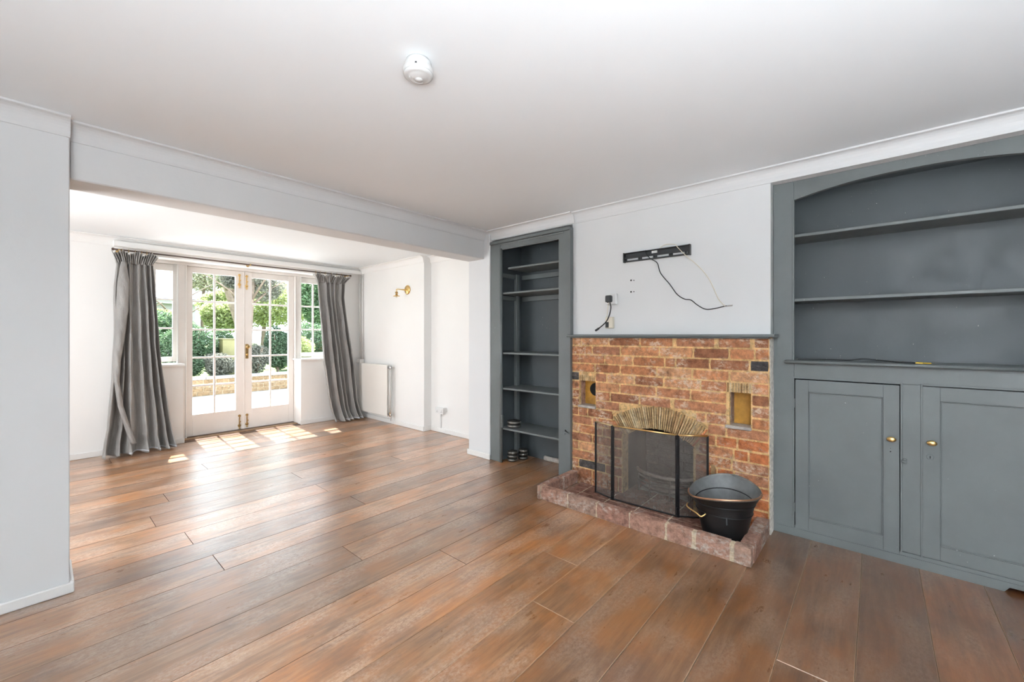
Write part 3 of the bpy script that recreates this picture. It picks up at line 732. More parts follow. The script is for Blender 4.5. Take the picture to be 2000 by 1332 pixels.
# mantel shelf
ms = tag(obj('mantel_shelf', prism([(BX - .040, bz(1.187) + .001), (BX - .030, bz(1.187)), (3.0, bz(1.187)), (3.0, 1.2065), (BX - .038, 1.2065), (BX - .044, 1.202), (BX - .044, 1.194)], 'Y', .448, 1.905), G),
         'thin grey painted mantel shelf on top of the brickwork', 'mantel shelf')
obj('mantel_moulding', box((BX - .022, .478, bz(1.187) - .008), (BX - .002, 1.90, bz(1.187)), .002), G, ms)

# fire grate behind the screen
fg = thing('fire_grate', 'low curved iron fire grate with pale ash in the firebox behind the screen', 'grate', (3.08, 1.18, .0))
def arcpts(r, z, a0=-70, a1=70, n=14, cx=3.12): return [(cx - r * cos(R(a)), 1.18 + r * 1.35 * sin(R(a)), z) for a in [a0 + (a1 - a0) * i / n for i in range(n + 1)]]
for z in (.07, .105, .14): obj('front_bar', tube(arcpts(.16, z), .007, 8), 'grate_iron', fg, True)
obj('top_rim', tube(arcpts(.165, .175), .012, 8), 'ash', fg, True, label='ash-whitened curved top rim')
for a in (-60, -20, 20, 60):
    p = (3.12 - .16 * cos(R(a)), 1.18 + .216 * sin(R(a)))
    obj('leg', tube([(p[0], p[1], .013), (p[0], p[1], .175)], .008, 8), 'grate_iron', fg)
bm = bmesh.new(); bmesh.ops.create_grid(bm, x_segments=18, y_segments=18, size=1)
for v_ in bm.verts:
    r_ = min(1, v_.co.length); v_.co = Vector((3.14 + v_.co.x * .11, 1.18 + v_.co.y * .19, .02 + .055 * (1 - r_) + rnd.uniform(0, .008)))
obj('ash_heap', bm, 'ash', fg)['kind'] = 'stuff'

# fire screen
fs = thing('fire_screen', 'three-fold black framed fire screen of fine wire gauze with a brass top rail', 'fire screen', (2.74, 1.2, .013))
SZ0, SZ1 = .014, .548
P4 = [(2.853, .811), (2.747, .972), (2.730, 1.428), (2.778, 1.597)]
for i, (a, b_) in enumerate(zip(P4, P4[1:])):
    A, B = Vector(a + (0,)), Vector(b_ + (0,)); d = (B - A).normalized(); nn = Vector((d.y, -d.x, 0))
    A2, B2 = A + d * .006, B - d * .006
    fold = obj('wing' if i != 1 else 'centre_panel', tube([A2 + Vector((0, 0, SZ0 + .006)), B2 + Vector((0, 0, SZ0 + .006))], .0055, 4), 'black_metal', fs)
    obj('top_rail', tube([A2 + Vector((0, 0, SZ1)), B2 + Vector((0, 0, SZ1))], .0062, 8), 'brass' if i < 2 else 'pale_brass', fold, True, label='brass top rail')
    bm = bmesh.new()
    for P_, ww in ((A2, .006), (B2, .006)):
        box((P_.x - ww, P_.y - ww, SZ0), (P_.x + ww, P_.y + ww, SZ1), .001, bm)
    obj('upright', bm, 'black_metal', fold)
    bm = bmesh.new()
    vs = [bm.verts.new((p.x, p.y, z)) for p, z in ((A2, SZ0 + .006), (B2, SZ0 + .006), (B2, SZ1), (A2, SZ1))]
    bm.faces.new(vs)
    obj('gauze', bm, 'gauze', fold)
for (x, y) in P4[1:3]:
    for z in (.06, .28, .50): obj('hinge', lathe([(.007, -.018), (.007, .018)], (x - .004, y, z), 'Z', 10), 'black_metal', fs)

# coal bucket
BC = (2.612, .660)
bt = thing('coal_bucket', 'round black metal coal bucket with a copper edged rim, standing on the hearth', 'bucket', (BC[0], BC[1], .013))
def bucket_ring(tv, seg=48):
    """tv 0..1 from base to rim; the rim rises at back and side and leans a little"""
    r = .106 + (.160 - .106) * min(tv / .8, 1) if tv < .8 else .160 + (.192 - .160) * ((tv - .8) / .2) ** .8
    out = []
    for k in range(seg):
        a = 2 * pi * k / seg; u, v = cos(a), sin(a)
        lift = max(0, (tv - .55) / .45) ** 1.5
        z = .300 * tv + lift * (.020 * u - .018 * v + .016 * cos(2 * a - .5))
        out.append((BC[0] + r * u, BC[1] + r * v * .98, .0135 + z))
    return out
def shell(ts, inner=0.0):
    bm = bmesh.new(); rings = []
    for tv in ts:
        rings.append([bm.verts.new((BC[0] + (p[0] - BC[0]) * (1 - inner), BC[1] + (p[1] - BC[1]) * (1 - inner), p[2] + (0.004 if inner else 0))) for p in bucket_ring(tv)])
    for A, B in zip(rings, rings[1:]):
        for i in range(48): bm.faces.new((A[i], A[(i + 1) % 48], B[(i + 1) % 48], B[i]))
    bm.faces.new(rings[0]); return bm
obj('body', shell([0, .04, .2, .4, .6, .72, .8, .86, .92, .97, 1.0]), 'black_metal', bt, True)
obj('inner_lining', shell([.02, .2, .4, .6, .72, .80, .86, .92, .97, .998], .02), 'bucket_inside', bt, True, label='dull grey inner lining')
obj('inner_ridge', tube([(BC[0] + (p[0] - BC[0]) * .965, BC[1] + (p[1] - BC[1]) * .965, p[2]) for p in bucket_ring(.80) + bucket_ring(.80)[:1]], .003, 6), 'black_metal', bt, True)
def ring_tube(tv, r, grow=1.0, mat='black_metal', name='band', label=None, frac=(0, 1)):
    p = bucket_ring(tv, 48); n = int(48 * (frac[1] - frac[0])); i0 = int(48 * frac[0])
    pts = [(BC[0] + (p[i % 48][0] - BC[0]) * grow, BC[1] + (p[i % 48][1] - BC[1]) * grow, p[i % 48][2]) for i in range(i0, i0 + n + 1)]
    return obj(name, tube(pts, r, 8), mat, bt, True, label)
ring_tube(.985, .0055, 1.0, 'iron_rim', 'rim_bead')
ring_tube(1.0, .005, 1.0, 'copper', 'rim_edge', 'worn copper rim edge', (.28, .78))
ring_tube(.80, .004, 1.005); ring_tube(.62, .0035, 1.005); ring_tube(.10, .0035, 1.004)
hd = obj('rear_handle', tube([(BC[0] - .148, BC[1] + .055, .20), (BC[0] - .165, BC[1] + .075, .185), (BC[0] - .170, BC[1] + .10, .200), (BC[0] - .150, BC[1] + .155, .215), (BC[0] - .115, BC[1] + .165, .222)], .0042, 8, smooth=5), 'brass', bt, True, label='thin brass handle bar')
obj('lug', boxes([((BC[0] - .150, BC[1] - .055, .165), (BC[0] - .136, BC[1] - .045, .205))], .003), 'bracket_metal', bt)
obj('foot_ring', lathe([(.100, 0), (.108, .0), (.109, .012), (.106, .014)], (BC[0], BC[1], .0128), 'Z', 40), 'black_metal', bt, True)

# ================================================================== TELEVISION BRACKET, CABLES, OUTLETS on the breast
BXW = 2.92; q = .9735      # breast plane; q brings readings at 2.98 m-ish back to it
def wy(y): return y * .980
def wz(z): return 1.2 + (z - 1.2) * .980
tv = thing('tv_bracket', 'black slotted television wall bracket on the white chimney breast', 'bracket', (BXW, wy(1.21), wz(1.79)))
y0, y1 = wy(.964), wy(1.451); z0, z1 = wz(1.759), wz(1.828)
obj('back_plate', boxes([((BXW - .008, y0, wz(1.792)), (BXW - .001, y1, z1))], .001), 'bracket_metal', tv)
obj('top_lip', box((BXW - .028, y0, z1 - .006), (BXW - .001, y1, z1), .001), 'black_plastic', tv)
obj('lower_rail', boxes([((BXW - .022, y0, z0), (BXW - .002, y1, z0 + .009))], .001), 'black_plastic', tv)
obj('middle_rail', box((BXW - .020, y0, wz(1.785)), (BXW - .002, y1, wz(1.798)), .001), 'black_plastic', tv)
for yy_ in (y0 + .012, y0 + .03, wy(1.09), wy(1.105), wy(1.205), wy(1.22), wy(1.32), wy(1.335), y1 - .012):
    obj('web', box((BXW - .014, yy_ - .006, z0), (BXW - .002, yy_ + .006, wz(1.79)), .001), 'black_plastic', tv)
for yy_, nm in ((y0, 'end_cap'), (y1, 'end_cap')): obj(nm, box((BXW - .030, yy_ - .004, z0 - .003), (BXW - .001, yy_ + .004, z1 + .002), .001), 'black_plastic', tv)
obj('spirit_level', box((BXW - .014, wy(1.195), wz(1.802)), (BXW - .008, wy(1.237), wz(1.820)), .001), 'white_plastic', tv, label='small white tag')
obj('screw', lathe([(.005, 0), (.005, -.01)], (BXW, y1 + .012, wz(1.782)), 'X', 8), 'steel', tv)
def wallpath(pts, x=BXW - .004): return [(x, wy(a), wz(b_)) for a, b_ in pts]
blk = [(BXW - .004, wy(1.285), wz(1.832)), (BXW - .034, wy(1.27), wz(1.80)), (BXW - .030, wy(1.236), wz(1.76))] + wallpath([(1.198, 1.728), (1.174, 1.652), (1.107, 1.566), (1.055, 1.49), (1.004, 1.454), (.961, 1.445), (.918, 1.408), (.864, 1.377), (.80, 1.381), (.744, 1.393), (.716, 1.395)])
cbk = tag(obj('cable', tube(blk, .0030, 8, smooth=5), 'rubber', None, True), 'thin black cable hanging in a long curve from the wall bracket', 'cable')
obj('cable_plug', tube([(BXW - .004, wy(.735), wz(1.394)), (BXW - .004, wy(.700), wz(1.396))], .0045, 8), 'steel', cbk)
wht = [(BXW - .010, wy(1.18), wz(1.833)), (BXW - .012, wy(1.134), wz(1.853)), (BXW - .02, wy(1.068), wz(1.842)), (BXW - .034, wy(1.04), wz(1.815)), (BXW - .034, wy(.992), wz(1.759))] + wallpath([(.906, 1.669), (.847, 1.588), (.812, 1.511), (.783, 1.441), (.749, 1.399), (.742, 1.393)], BXW - .007)
tag(obj('cable', tube(wht, .0026, 8, smooth=5), 'cream_plastic', None, True), 'thin cream cable looping over the wall bracket and down the wall', 'cable')
def outlet(yc, zc, w_, h_, label, mat, dep=.03):
    t_ = thing('outlet_box', label, 'socket', (BXW, yc, zc))
    obj('box', box((BXW - dep, yc - w_ / 2, zc - h_ / 2), (BXW, yc + w_ / 2, zc + h_ / 2), .003), mat, t_)
    obj('faceplate', box((BXW - dep - .005, yc - w_ / 2 + .002, zc - h_ / 2 + .002), (BXW - dep, yc + w_ / 2 - .002, zc + h_ / 2 - .002), .002), mat, t_)
    return t_
o1 = outlet(wy(1.553), wz(1.484), .080, .082, 'white surface socket box with a black plug in it', 'white_plastic')
obj('socket_slot', box((BXW - .037, wy(1.553) + .02, wz(1.484) - .03), (BXW - .034, wy(1.553) + .03, wz(1.484) - .02)), 'dark_hole', o1)
o2 = outlet(wy(1.573), wz(1.300), .062, .086, 'narrower cream outlet box with a dark insert, just above the mantel shelf', 'cream_plastic')
obj('insert', box((BXW - .040, wy(1.573) + .0, wz(1.300) - .038), (BXW - .034, wy(1.573) + .026, wz(1.300) + .004), .002), 'black_plastic', o2)
pc = thing('power_lead', 'black mains plug and lead dangling from the upper socket box', 'plug', (BXW - .04, wy(1.56), wz(1.46)))
obj('plug', box((BXW - .070, wy(1.562) - .024, wz(1.484) - .026), (BXW - .036, wy(1.562) + .024, wz(1.484) + .026), .006), 'black_plastic', pc)
obj('lead', tube([(BXW - .055, wy(1.552), wz(1.456)), (BXW - .055, wy(1.543), wz(1.42)), (BXW - .055, wy(1.552), wz(1.37)), (BXW - .050, wy(1.577), wz(1.32)), (BXW - .050, wy(1.61), wz(1.285)), (BXW - .045, wy(1.66), wz(1.252))], .0045, 8, smooth=5), 'rubber', pc, True)
obj('connector', tube([(BXW - .045, wy(1.655), wz(1.255)), (BXW - .042, wy(1.685), wz(1.238))], .0085, 8), 'black_plastic', pc)
obj('flex', tube([(BXW - .045, wy(1.568), wz(1.456)), (BXW - .045, wy(1.575), wz(1.41)), (BXW - .04, wy(1.585), wz(1.345))], .003, 8, smooth=5), 'cream_plastic', pc, True, label='cream flex')
for a, b_, r_, lb in ((1.403, 1.620, .0065, 'larger upper'), (1.380, 1.618, .004, 'smaller upper'), (1.403, 1.532, .0065, 'larger lower'), (1.380, 1.532, .004, 'smaller lower')):
    tag(obj('wall_plug', lathe([(r_, -.001), (r_, .002)], (BXW - .0008, wy(a), wz(b_)), 'X', 12), 'black_plastic'),
        '%s dark screw plug of the four in the white wall below the bracket' % lb, 'wall plug', 'screw plugs below the television bracket')

# ================================================================== EXTENSION FITTINGS
rd = thing('radiator', 'white flat panel radiator on the extension wall', 'radiator', (3.10, 5.30, .10))
obj('panel', box((3.078, 4.935, .110), (3.096, 5.665, .795), .006, seg=2), 'radiator_white', rd)
obj('rear_panel', box((3.112, 4.945, .115), (3.124, 5.66, .788), .004), 'radiator_white', rd)
obj('top_grille', box((3.080, 4.94, .790), (3.125, 5.66, .800), .003), 'radiator_white', rd)
obj('feed_pipe', tube([(3.10, 4.905, .135), (3.10, 4.905, .77)], .007, 10), 'trim_gloss', rd, True)
obj('feed_pipe', tube([(3.10, 4.87, .06), (3.10, 4.87, .75), (3.10, 4.885, .765), (3.10, 4.93, .765)], .006, 10), 'trim_gloss', rd, True)
for z in (.135, .765):
    v_ = obj('valve', tube([(3.10, 4.86, z), (3.10, 4.94, z)], .013, 12), 'steel', rd, True)
    obj('valve_cap', lathe([(.013, -.02), (.014, .0), (.012, .03)], (3.10, 4.885, z), 'Z', 12), 'aged_brass' if z < .5 else 'steel', v_, True)
obj('tail_valve', tube([(3.10, 5.66, .13), (3.10, 5.70, .13), (3.10, 5.705, .06)], .009, 10), 'steel', rd, True)
obj('wall_bracket', boxes([((3.122, 5.05, .25), (3.166, 5.08, .70)), ((3.122, 5.52, .25), (3.166, 5.55, .70))]), 'radiator_white', rd)
hpz = thing('heating_pipe', 'white vertical heating pipes in the corner above the radiator', 'pipe', (3.13, 5.74, .8))
obj('pipe', tube([(3.140, 5.752, .80), (3.140, 5.752, 2.10)], .009, 10), 'trim_gloss', hpz, True)
obj('pipe', tube([(3.150, 5.700, .80), (3.150, 5.700, 2.10)], .008, 10), 'trim_gloss', hpz, True)
obj('pipe_boxing', box((3.10, 5.68, .796), (3.168, 5.78, .85), .004), 'trim_gloss', hpz)

sc = thing('wall_light', 'small brass swan arm wall light without a shade on the extension wall', 'wall light', (3.17, 4.59, 1.794))
obj('backplate', lathe([(.060, 0), (.060, -.008), (.052, -.016), (.020, -.020)], (3.169, 4.585, 1.794), 'X', 32), 'brass', sc, True)
obj('arm', tube([(3.155, 4.585, 1.790), (3.02, 4.585, 1.790), (3.004, 4.585, 1.786), (3.0, 4.585, 1.770), (3.0, 4.585, 1.745)], .0085, 10), 'pale_brass', sc, True)
lh = obj('lamp_holder', lathe([(.010, .028), (.017, .022), (.018, .010), (.012, .005), (.013, -.008), (.018, -.014), (.016, -.022)], (3.0, 4.585, 1.728), 'Z', 20), 'aged_brass', sc, True)
obj('gallery_ring', lathe([(.014, .006), (.040, -.002), (.042, -.008), (.014, -.006)], (3.0, 4.585, 1.705), 'Z', 28), 'brass', lh, True)
obj('holder_tip', lathe([(.013, .0), (.013, -.014), (.008, -.018)], (3.0, 4.585, 1.699), 'Z', 16), 'cream_plastic', lh, True)
obj('side_screw', tube([(3.0, 4.575, 1.729), (3.0, 4.55, 1.729)], .003, 8), 'brass', lh)

ws = thing('wall_socket', 'white double surface socket low on the recessed extension wall', 'socket', (3.28, 4.04, .27))
obj('box', box((3.245, 3.955, .238), (3.28, 4.105, .310), .003), 'white_plastic', ws)
obj('faceplate', box((3.238, 3.953, .236), (3.245, 4.107, .312), .002), 'white_plastic', ws)
for y_ in (3.985, 4.065): obj('switch', box((3.234, y_ - .008, .288), (3.239, y_ + .008, .304), .001), 'white_plastic', ws)
for y_ in (3.985, 4.065): obj('pin_hole', boxes([((3.2372, y_ - .012, .255), (3.2385, y_ - .007, .262)), ((3.2372, y_ + .007, .255), (3.2385, y_ + .012, .262)), ((3.2372, y_ - .002, .270), (3.2385, y_ + .002, .279))]), 'dark_hole', ws)
obj('adaptor', box((3.215, 3.925, .270), (3.28, 3.953, .318), .004), 'white_plastic', ws)
obj('conduit', box((3.264, 4.030, .055), (3.280, 4.046, .238), .002), 'white_plastic', ws)
tag(obj('picture_hook', boxes([((3.270, 3.30, 1.745), (3.280, 3.312, 1.775)), ((3.262, 3.303, 1.742), (3.272, 3.309, 1.752))], .002), 'cream_plastic'),
    'tiny pale hook high on the recessed extension wall', 'hook')

# ================================================================== SMOKE ALARM
SAX, SAY = .918, 1.262
sa = thing('smoke_alarm', 'round white smoke alarm on a base, alone on the near ceiling', 'smoke alarm', (SAX, SAY, ZC))
obj('base', lathe([(0.0432, ZC), (0.0480, ZC - .010), (0.0480, ZC - .024)], (SAX, SAY, 0), 'Z', 40), 'alarm_plastic', sa, True)
obj('body', lathe([(0.0480, ZC - .024), (0.0528, ZC - .028), (0.0552, ZC - .044), (0.0504, ZC - .047)], (SAX, SAY, 0), 'Z', 40), 'alarm_plastic', sa, True)
bd = obj('cover', lathe([(0.0522, ZC - .047), (0.0522, ZC - .053), (0.0432, ZC - .058), (0.0372, ZC - .057), (0.0336, ZC - .060), (0.0012, ZC - .062)], (SAX, SAY, 0), 'Z', 40), 'alarm_plastic', sa, True)
obj('test_button', lathe([(0.0132, ZC - .060), (0.0132, ZC - .0645), (0.0024, ZC - .066)], (SAX + .006, SAY + .004, 0), 'Z', 24), 'alarm_plastic', bd, True)
for k in range(16):
    a = 2 * pi * k / 16
    obj('vent', box((-.0035, -.001, -.004), (.0035, .001, .004)), 'bracket_metal' if k % 5 == 0 else 'alarm_plastic', sa).matrix_basis = Matrix.Translation((SAX + .0535 * cos(a), SAY + .0535 * sin(a), ZC - .038)) @ Matrix.Rotation(a + pi / 2, 4, 'Z')
for k in range(3):
    obj('grille_ridge', tube([(SAX + (.020 + .006 * k) * cos(R(a)), SAY + (.020 + .006 * k) * sin(R(a)), ZC - .0605) for a in range(20, 170, 15)], .0011, 6), 'alarm_plastic', bd, True)

# ================================================================== CURTAINS AND POLE
cp = thing('curtain_pole', 'thin dark brown curtain pole across the garden doors', 'curtain pole', (1.7, 5.70, 2.06))
PY, PZ = 5.700, 2.055
obj('pole', tube([(.49, PY, PZ + .004), (1.7, PY, PZ), (2.96, PY, PZ + .004)], .0085, 12), 'pole_brown', cp, True)
for x in (.485, 2.965): obj('finial', lathe([(.009, -.01), (.014, -.004), (.014, .006), (.006, .014)], (x, PY, PZ + .004), 'X', 14), 'pole_brown', cp, True)
for x in (.53, 1.690, 2.92):
    b_ = obj('bracket', tube([(x, PY, PZ), (x, PY + .05, PZ), (x, 5.80, PZ)], .006, 8), 'aged_brass', cp, True)
    obj('bracket_rose', lathe([(.018, 5.796), (.016, 5.788), (.006, 5.784)], (x, 0, PZ), 'Y', 14), 'aged_brass', b_, True)
    obj('bracket_cup', lathe([(.011, -.008), (.013, 0), (.011, .008)], (x, PY, PZ), 'X', 12), 'aged_brass', b_, True)
def interp(tab, z):
    if z >= tab[0][1]: return tab[0][0]
    for (x0, z0), (x1, z1) in zip(tab, tab[1:]):
        if z >= z1: return x0 + (x1 - x0) * (z0 - z) / (z0 - z1)
    return tab[-1][0]
flaps = []
def curtain(label, Ltab, Rtab, nf, seed, zt, zb, rings):
    rr = random.Random(seed)
    cu = thing('curtain', label, 'curtain', ((Ltab[-1][0] + Rtab[-1][0]) / 2, 5.66, 0))
    ph = [rr.uniform(-.9, .9) for _ in range(12)]; am = [rr.uniform(.65, 1.25) for _ in range(nf + 2)]
    ZG = 1.925
    cuts_ = [0.0]
    for _ in range(nf): cuts_.append(cuts_[-1] + rr.uniform(.55, 1.5))
    cuts_ = [c_ / cuts_[-1] for c_ in cuts_]
    def warp(u):
        if u <= 0: return u * nf
        for i_ in range(nf):
            if u <= cuts_[i_ + 1]: return i_ + (u - cuts_[i_]) / (cuts_[i_ + 1] - cuts_[i_])
        return nf + (u - 1) * nf
    def surf(u, z, zz_top):
        x0, x1 = interp(Ltab, z), interp(Rtab, z); s = (zt - z) / zt
        uu = u + .018 * sin(2 * pi * u * 1.3 + ph[0] + s * .8) * s
        k = warp(uu)
        ai = am[int(max(0, min(nf, k)))] * (1 - (k % 1)) + am[int(max(0, min(nf, k + 1)))] * (k % 1)
        fold = sin(2 * pi * k + ph[2] + .15 * sin(2 * s + ph[3])) + .34 * sin(4 * pi * k + ph[4] + .6 * s) + .20 * (1 - s) * sin(8 * pi * k + ph[5])
        depth = (.020 + .036 * min(1, s * 2.0)) * ai
        y = 5.645 - .012 * s - depth * fold
        x = x0 + (x1 - x0) * u + .010 * cos(2 * pi * k + ph[6]) * min(1, s * 3) + .002 * sin(11 * z + 20 * u)
        # pull-creases of the soft cloth
        y += .004 * sin(23 * z + 7 * u + ph[7]) * s + .003 * sin(41 * z - 15 * u + ph[8]) * s
        if z < .16:      # the hem spreads on the boards
            e = (.16 - z) / .16
            y -= .05 * e * e + .018 * e * sin(2 * pi * k * 1.0 + ph[9]); x += .014 * e * sin(2 * pi * k + ph[10])
        return Vector((x, min(y, 5.765), z))
    NU, NZ = 150, 90
    bm = bmesh.new(); grid = []
    for j in range(NZ + 1):
        z = zb + (ZG - zb) * j / NZ
        grid.append([bm.verts.new(surf(i / NU, z, zt) + Vector((0, 0, .012 * max(0, 1 - j / 4) * (0.5 + .5 * sin(i * .42))))) for i in range(NU + 1)])
    for A, B in zip(grid, grid[1:]):
        for i in range(NU): bm.faces.new((A[i], A[i + 1], B[i + 1], B[i]))
    cl = obj('cloth', bm, 'curtain_cloth', cu, True)
    md = cl.modifiers.new('thickness', 'SOLIDIFY'); md.thickness = .003; md.offset = 1
    # gathered heading: tight pencil pleats flaring outward at the top
    bm = bmesh.new(); grid = []; x0g, x1g = Ltab[1][0], Rtab[1][0]; x0t, x1t = Ltab[0][0] - .012, Rtab[0][0] + .012
    NU2 = 300
    for j in range(13):
        f = j / 12; z = ZG - .006 + (zt - ZG) * f
        row = []
        for i in range(NU2 + 1):
            u = i / NU2; fl = f ** 1.3
            xx = (x0g + (x1g - x0g) * u) * (1 - fl) + (x0t + (x1t - x0t) * u) * fl
            pl = sin(2 * pi * u * 19 + 1.3 * sin(9 * u + seed)) + .4 * sin(2 * pi * u * 31 + 3 * f)
            amp = .009 + .020 * f
            y = 5.640 - .018 * f - amp * pl - .012 * sin(2 * pi * u * nf + ph[2]) * (1 - f)
            row.append(bm.verts.new((xx + .004 * cos(2 * pi * u * 19) * f, y, z + f * (.014 * sin(2 * pi * u * 3.3 + seed) + .007 * sin(2 * pi * u * 13)))))
        grid.append(row)
    for A, B in zip(grid, grid[1:]):
        for i in range(NU2): bm.faces.new((A[i], A[i + 1], B[i + 1], B[i]))
    hd_ = obj('heading', bm, 'curtain_cloth', cu, True)
    md = hd_.modifiers.new('thickness', 'SOLIDIFY'); md.thickness = .0025
    # turned-back pale edge of lining along the hem
    bm = bmesh.new(); A = []; B = []
    for i in range(NU // 3, NU + 1):
        p = surf(i / NU, zb + .02, zt); A.append(bm.verts.new(p + Vector((0, -.006, -.006)))); B.append(bm.verts.new(p + Vector((.0, -.004, .006))))
    for i in range(len(A) - 1): bm.faces.new((A[i], A[i + 1], B[i + 1], B[i]))
    ln = obj('lining_edge', bm, 'silver_lining', cu, True, label='pale silver lining edge')
    md = ln.modifiers.new('thickness', 'SOLIDIFY'); md.thickness = .002
    for x in rings:
        r_ = obj('ring', tube([(x, PY + .016 * cos(a), PZ + .004 - .004 + .016 * sin(a)) for a in [2 * pi * k / 16 for k in range(17)]], .0022, 6), 'aged_brass', cu, True)
    return cu
curtain('grey satin curtain hanging straight beside the plain white wall, hem pooled on the boards',
        [(.476, 1.982), (.502, 1.915), (.483, 1.685), (.476, 1.104), (.458, .742), (.429, .294), (.379, .015)],
        [(.812, 2.046), (.780, 1.92), (.803, 1.484), (.817, 1.098), (.854, .709), (.905, .312), (.938, .04)], 6, 3, 2.035, .012, [.55, .60, .65, .70, .74, .78])
curtain('narrower grey satin curtain swept sideways between the side window and the radiator',
        [(2.417, 2.02), (2.458, 1.915), (2.490, 1.401), (2.528, .83), (2.592, .391), (2.662, .03)],
        [(2.905, 2.02), (2.842, 1.935), (2.818, 1.729), (2.862, 1.244), (2.928, .811), (2.985, .26), (3.050, .02)], 5, 11, 2.030, .012, [2.47, 2.53, 2.60, 2.68, 2.76, 2.83])

# leading edge of the straight curtain, turned over and creased down its outer side
cu0 = [o for o in C.objects if o.name == 'curtain'][0]
bm = bmesh.new(); rows = []
for x0, x1, z in [(.535, .570, 1.925), (.510, .592, 1.75), (.495, .585, 1.45), (.487, .560, 1.20), (.480, .530, .95), (.482, .520, .75), (.510, .548, .50), (.560, .600, .28), (.600, .645, .12)]:
    rows.append((x0, x1, z))
g = []
for i in range((len(rows) - 1) * 6 + 1):
    a = rows[min(i // 6, len(rows) - 2)]; b_ = rows[min(i // 6, len(rows) - 2) + 1]; f = i / 6 - min(i // 6, len(rows) - 2)
    x0, x1, z = [a[q] + (b_[q] - a[q]) * f for q in range(3)]
    g.append([bm.verts.new((x0 + (x1 - x0) * j / 8, 5.588 - .020 * sin(pi * j / 8) - .005 * sin(30 * z + j * 1.1) - .003 * sin(63 * z - j) - .012 * (1.9 - z), z)) for j in range(9)])
for A, B in zip(g, g[1:]):
    for j in range(8): bm.faces.new((A[j], A[j + 1], B[j + 1], B[j]))
fl = obj('turned_edge', bm, 'curtain_cloth', cu0, True); md = fl.modifiers.new('thickness', 'SOLIDIFY'); md.thickness = .003

# ================================================================== GARDEN
GZ = -0.12
struct('patio', box((-8, 6.20, GZ - .1), (14, 11.0, GZ)), 'patio_stone')
struct('garden_ground', box((-25, 11.12, GZ - .1), (40, 60, .22)), 'lawn')
gw = thing('garden_wall', 'low buff brick garden retaining wall behind the patio', 'garden wall', (4, 11.06, GZ))
obj('wall', box((-8, 11.0, GZ), (14, 11.12, .24)), 'mortar_pale', gw)
for r_ in range(4):
    for i in range(24):
        x0 = .6 + i * .235 + (.117 if r_ % 2 else 0)
        brick(gw, (x0 + .006, 10.985, GZ + .005 + r_ * .088), (x0 + .229, 11.06, GZ + .083 + r_ * .088), 'garden_brick')
for i in range(12):
    obj('coping_stone', box((.4 + i * .5 + .004, 10.95, .24), (.4 + (i + 1) * .5 - .004, 11.20, .292), .006), 'coping_stone', gw)

def leaf_cloud(bm, c, r, n, size, seed, lump=.35):
    n = int(n * 1.7); size *= .72
    rr = random.Random(seed)
    lumps = [(Vector((rr.gauss(0, 1), rr.gauss(0, 1), rr.gauss(0, 1))).normalized(), rr.uniform(.5, 1)) for _ in range(9)]
    for _ in range(n):
        d = Vector((rr.gauss(0, 1), rr.gauss(0, 1), rr.gauss(0, 1))).normalized()
        k = 1 - lump + lump * max(max(0, d.dot(l)) ** 4 * s for l, s in lumps)
        rad = k * (rr.random() ** .28)
        p = Vector((c[0] + d.x * r[0] * rad, c[1] + d.y * r[1] * rad, c[2] + d.z * r[2] * rad))
        if p.z < .22: p.z = .22 + rr.random() * .05
        a = Vector((rr.gauss(0, 1), rr.gauss(0, 1), rr.gauss(0, .6))).normalized(); b_ = a.orthogonal().normalized()
        b_ = (Matrix.Rotation(rr.uniform(0, pi), 3, a) @ b_); s = size * rr.uniform(.6, 1.3)
        vs = [bm.verts.new(p + q) for q in (-a * s, b_ * s * .45, a * s, -b_ * s * .45)]
        bm.faces.new(vs)
    return bm
def shrub(x, y, r, h, mat, n, size, label, seed, group='shrubs behind the garden wall'):
    o = thing('shrub', label, 'shrub', (x, y, .22), group)
    bm = bmesh.new(); leaf_cloud(bm, (x, y, .22 + h * .5), (r, r * .8, h * .56), n, size, seed)
    f = obj('foliage', bm, mat, o); f['kind'] = 'stuff'
    bm = bmesh.new(); rr = random.Random(seed)
    for k in range(5):
        a = rr.uniform(0, 2 * pi); tube([(x, y, .22), (x + .25 * r * cos(a), y + .25 * r * sin(a), .22 + h * .35), (x + .6 * r * cos(a), y + .6 * r * sin(a), .22 + h * .8)], [.02, .014, .006], 6, bm)
    obj('stem', bm, 'bark', o)
    return o
shrub(1.35, 12.2, .75, 1.45, 'leaf_mid', 5200, .055, 'bright green shrub seen low through the narrow side window beside the straight curtain', 1)
shrub(2.25, 11.9, .62, 1.42, 'leaf_mid', 5200, .050, 'tall green shrub behind the left panes of the first door leaf', 2)
shrub(3.02, 12.15, .50, 1.15, 'leaf_dark', 4200, .045, 'dark green shrub beside the yellow-green box in the garden', 3)
shrub(2.75, 11.45, .42, .62, 'leaf_grey', 3400, .035, 'low grey-green shrub in front of the yellow-green box', 4)
shrub(2.12, 11.42, .40, .60, 'leaf_dark', 3000, .035, 'low dark shrub at the wall under the tall green shrub', 5)
shrub(3.55, 11.55, .36, .85, 'leaf_grey', 3000, .035, 'silvery shrub at the foot of the tree behind the second door leaf', 6)
shrub(4.12, 11.75, .46, 1.25, 'leaf_dark', 4400, .045, 'dense dark evergreen shrub behind the second door leaf', 7)
shrub(4.75, 12.6, .70, 1.10, 'leaf_lime', 3600, .055, 'lime green shrub behind the side window by the swept curtain', 8)
shrub(5.7, 13.2, .8, 1.5, 'leaf_mid', 3600, .06, 'green shrub farthest along the garden wall beyond the fence panel', 9)
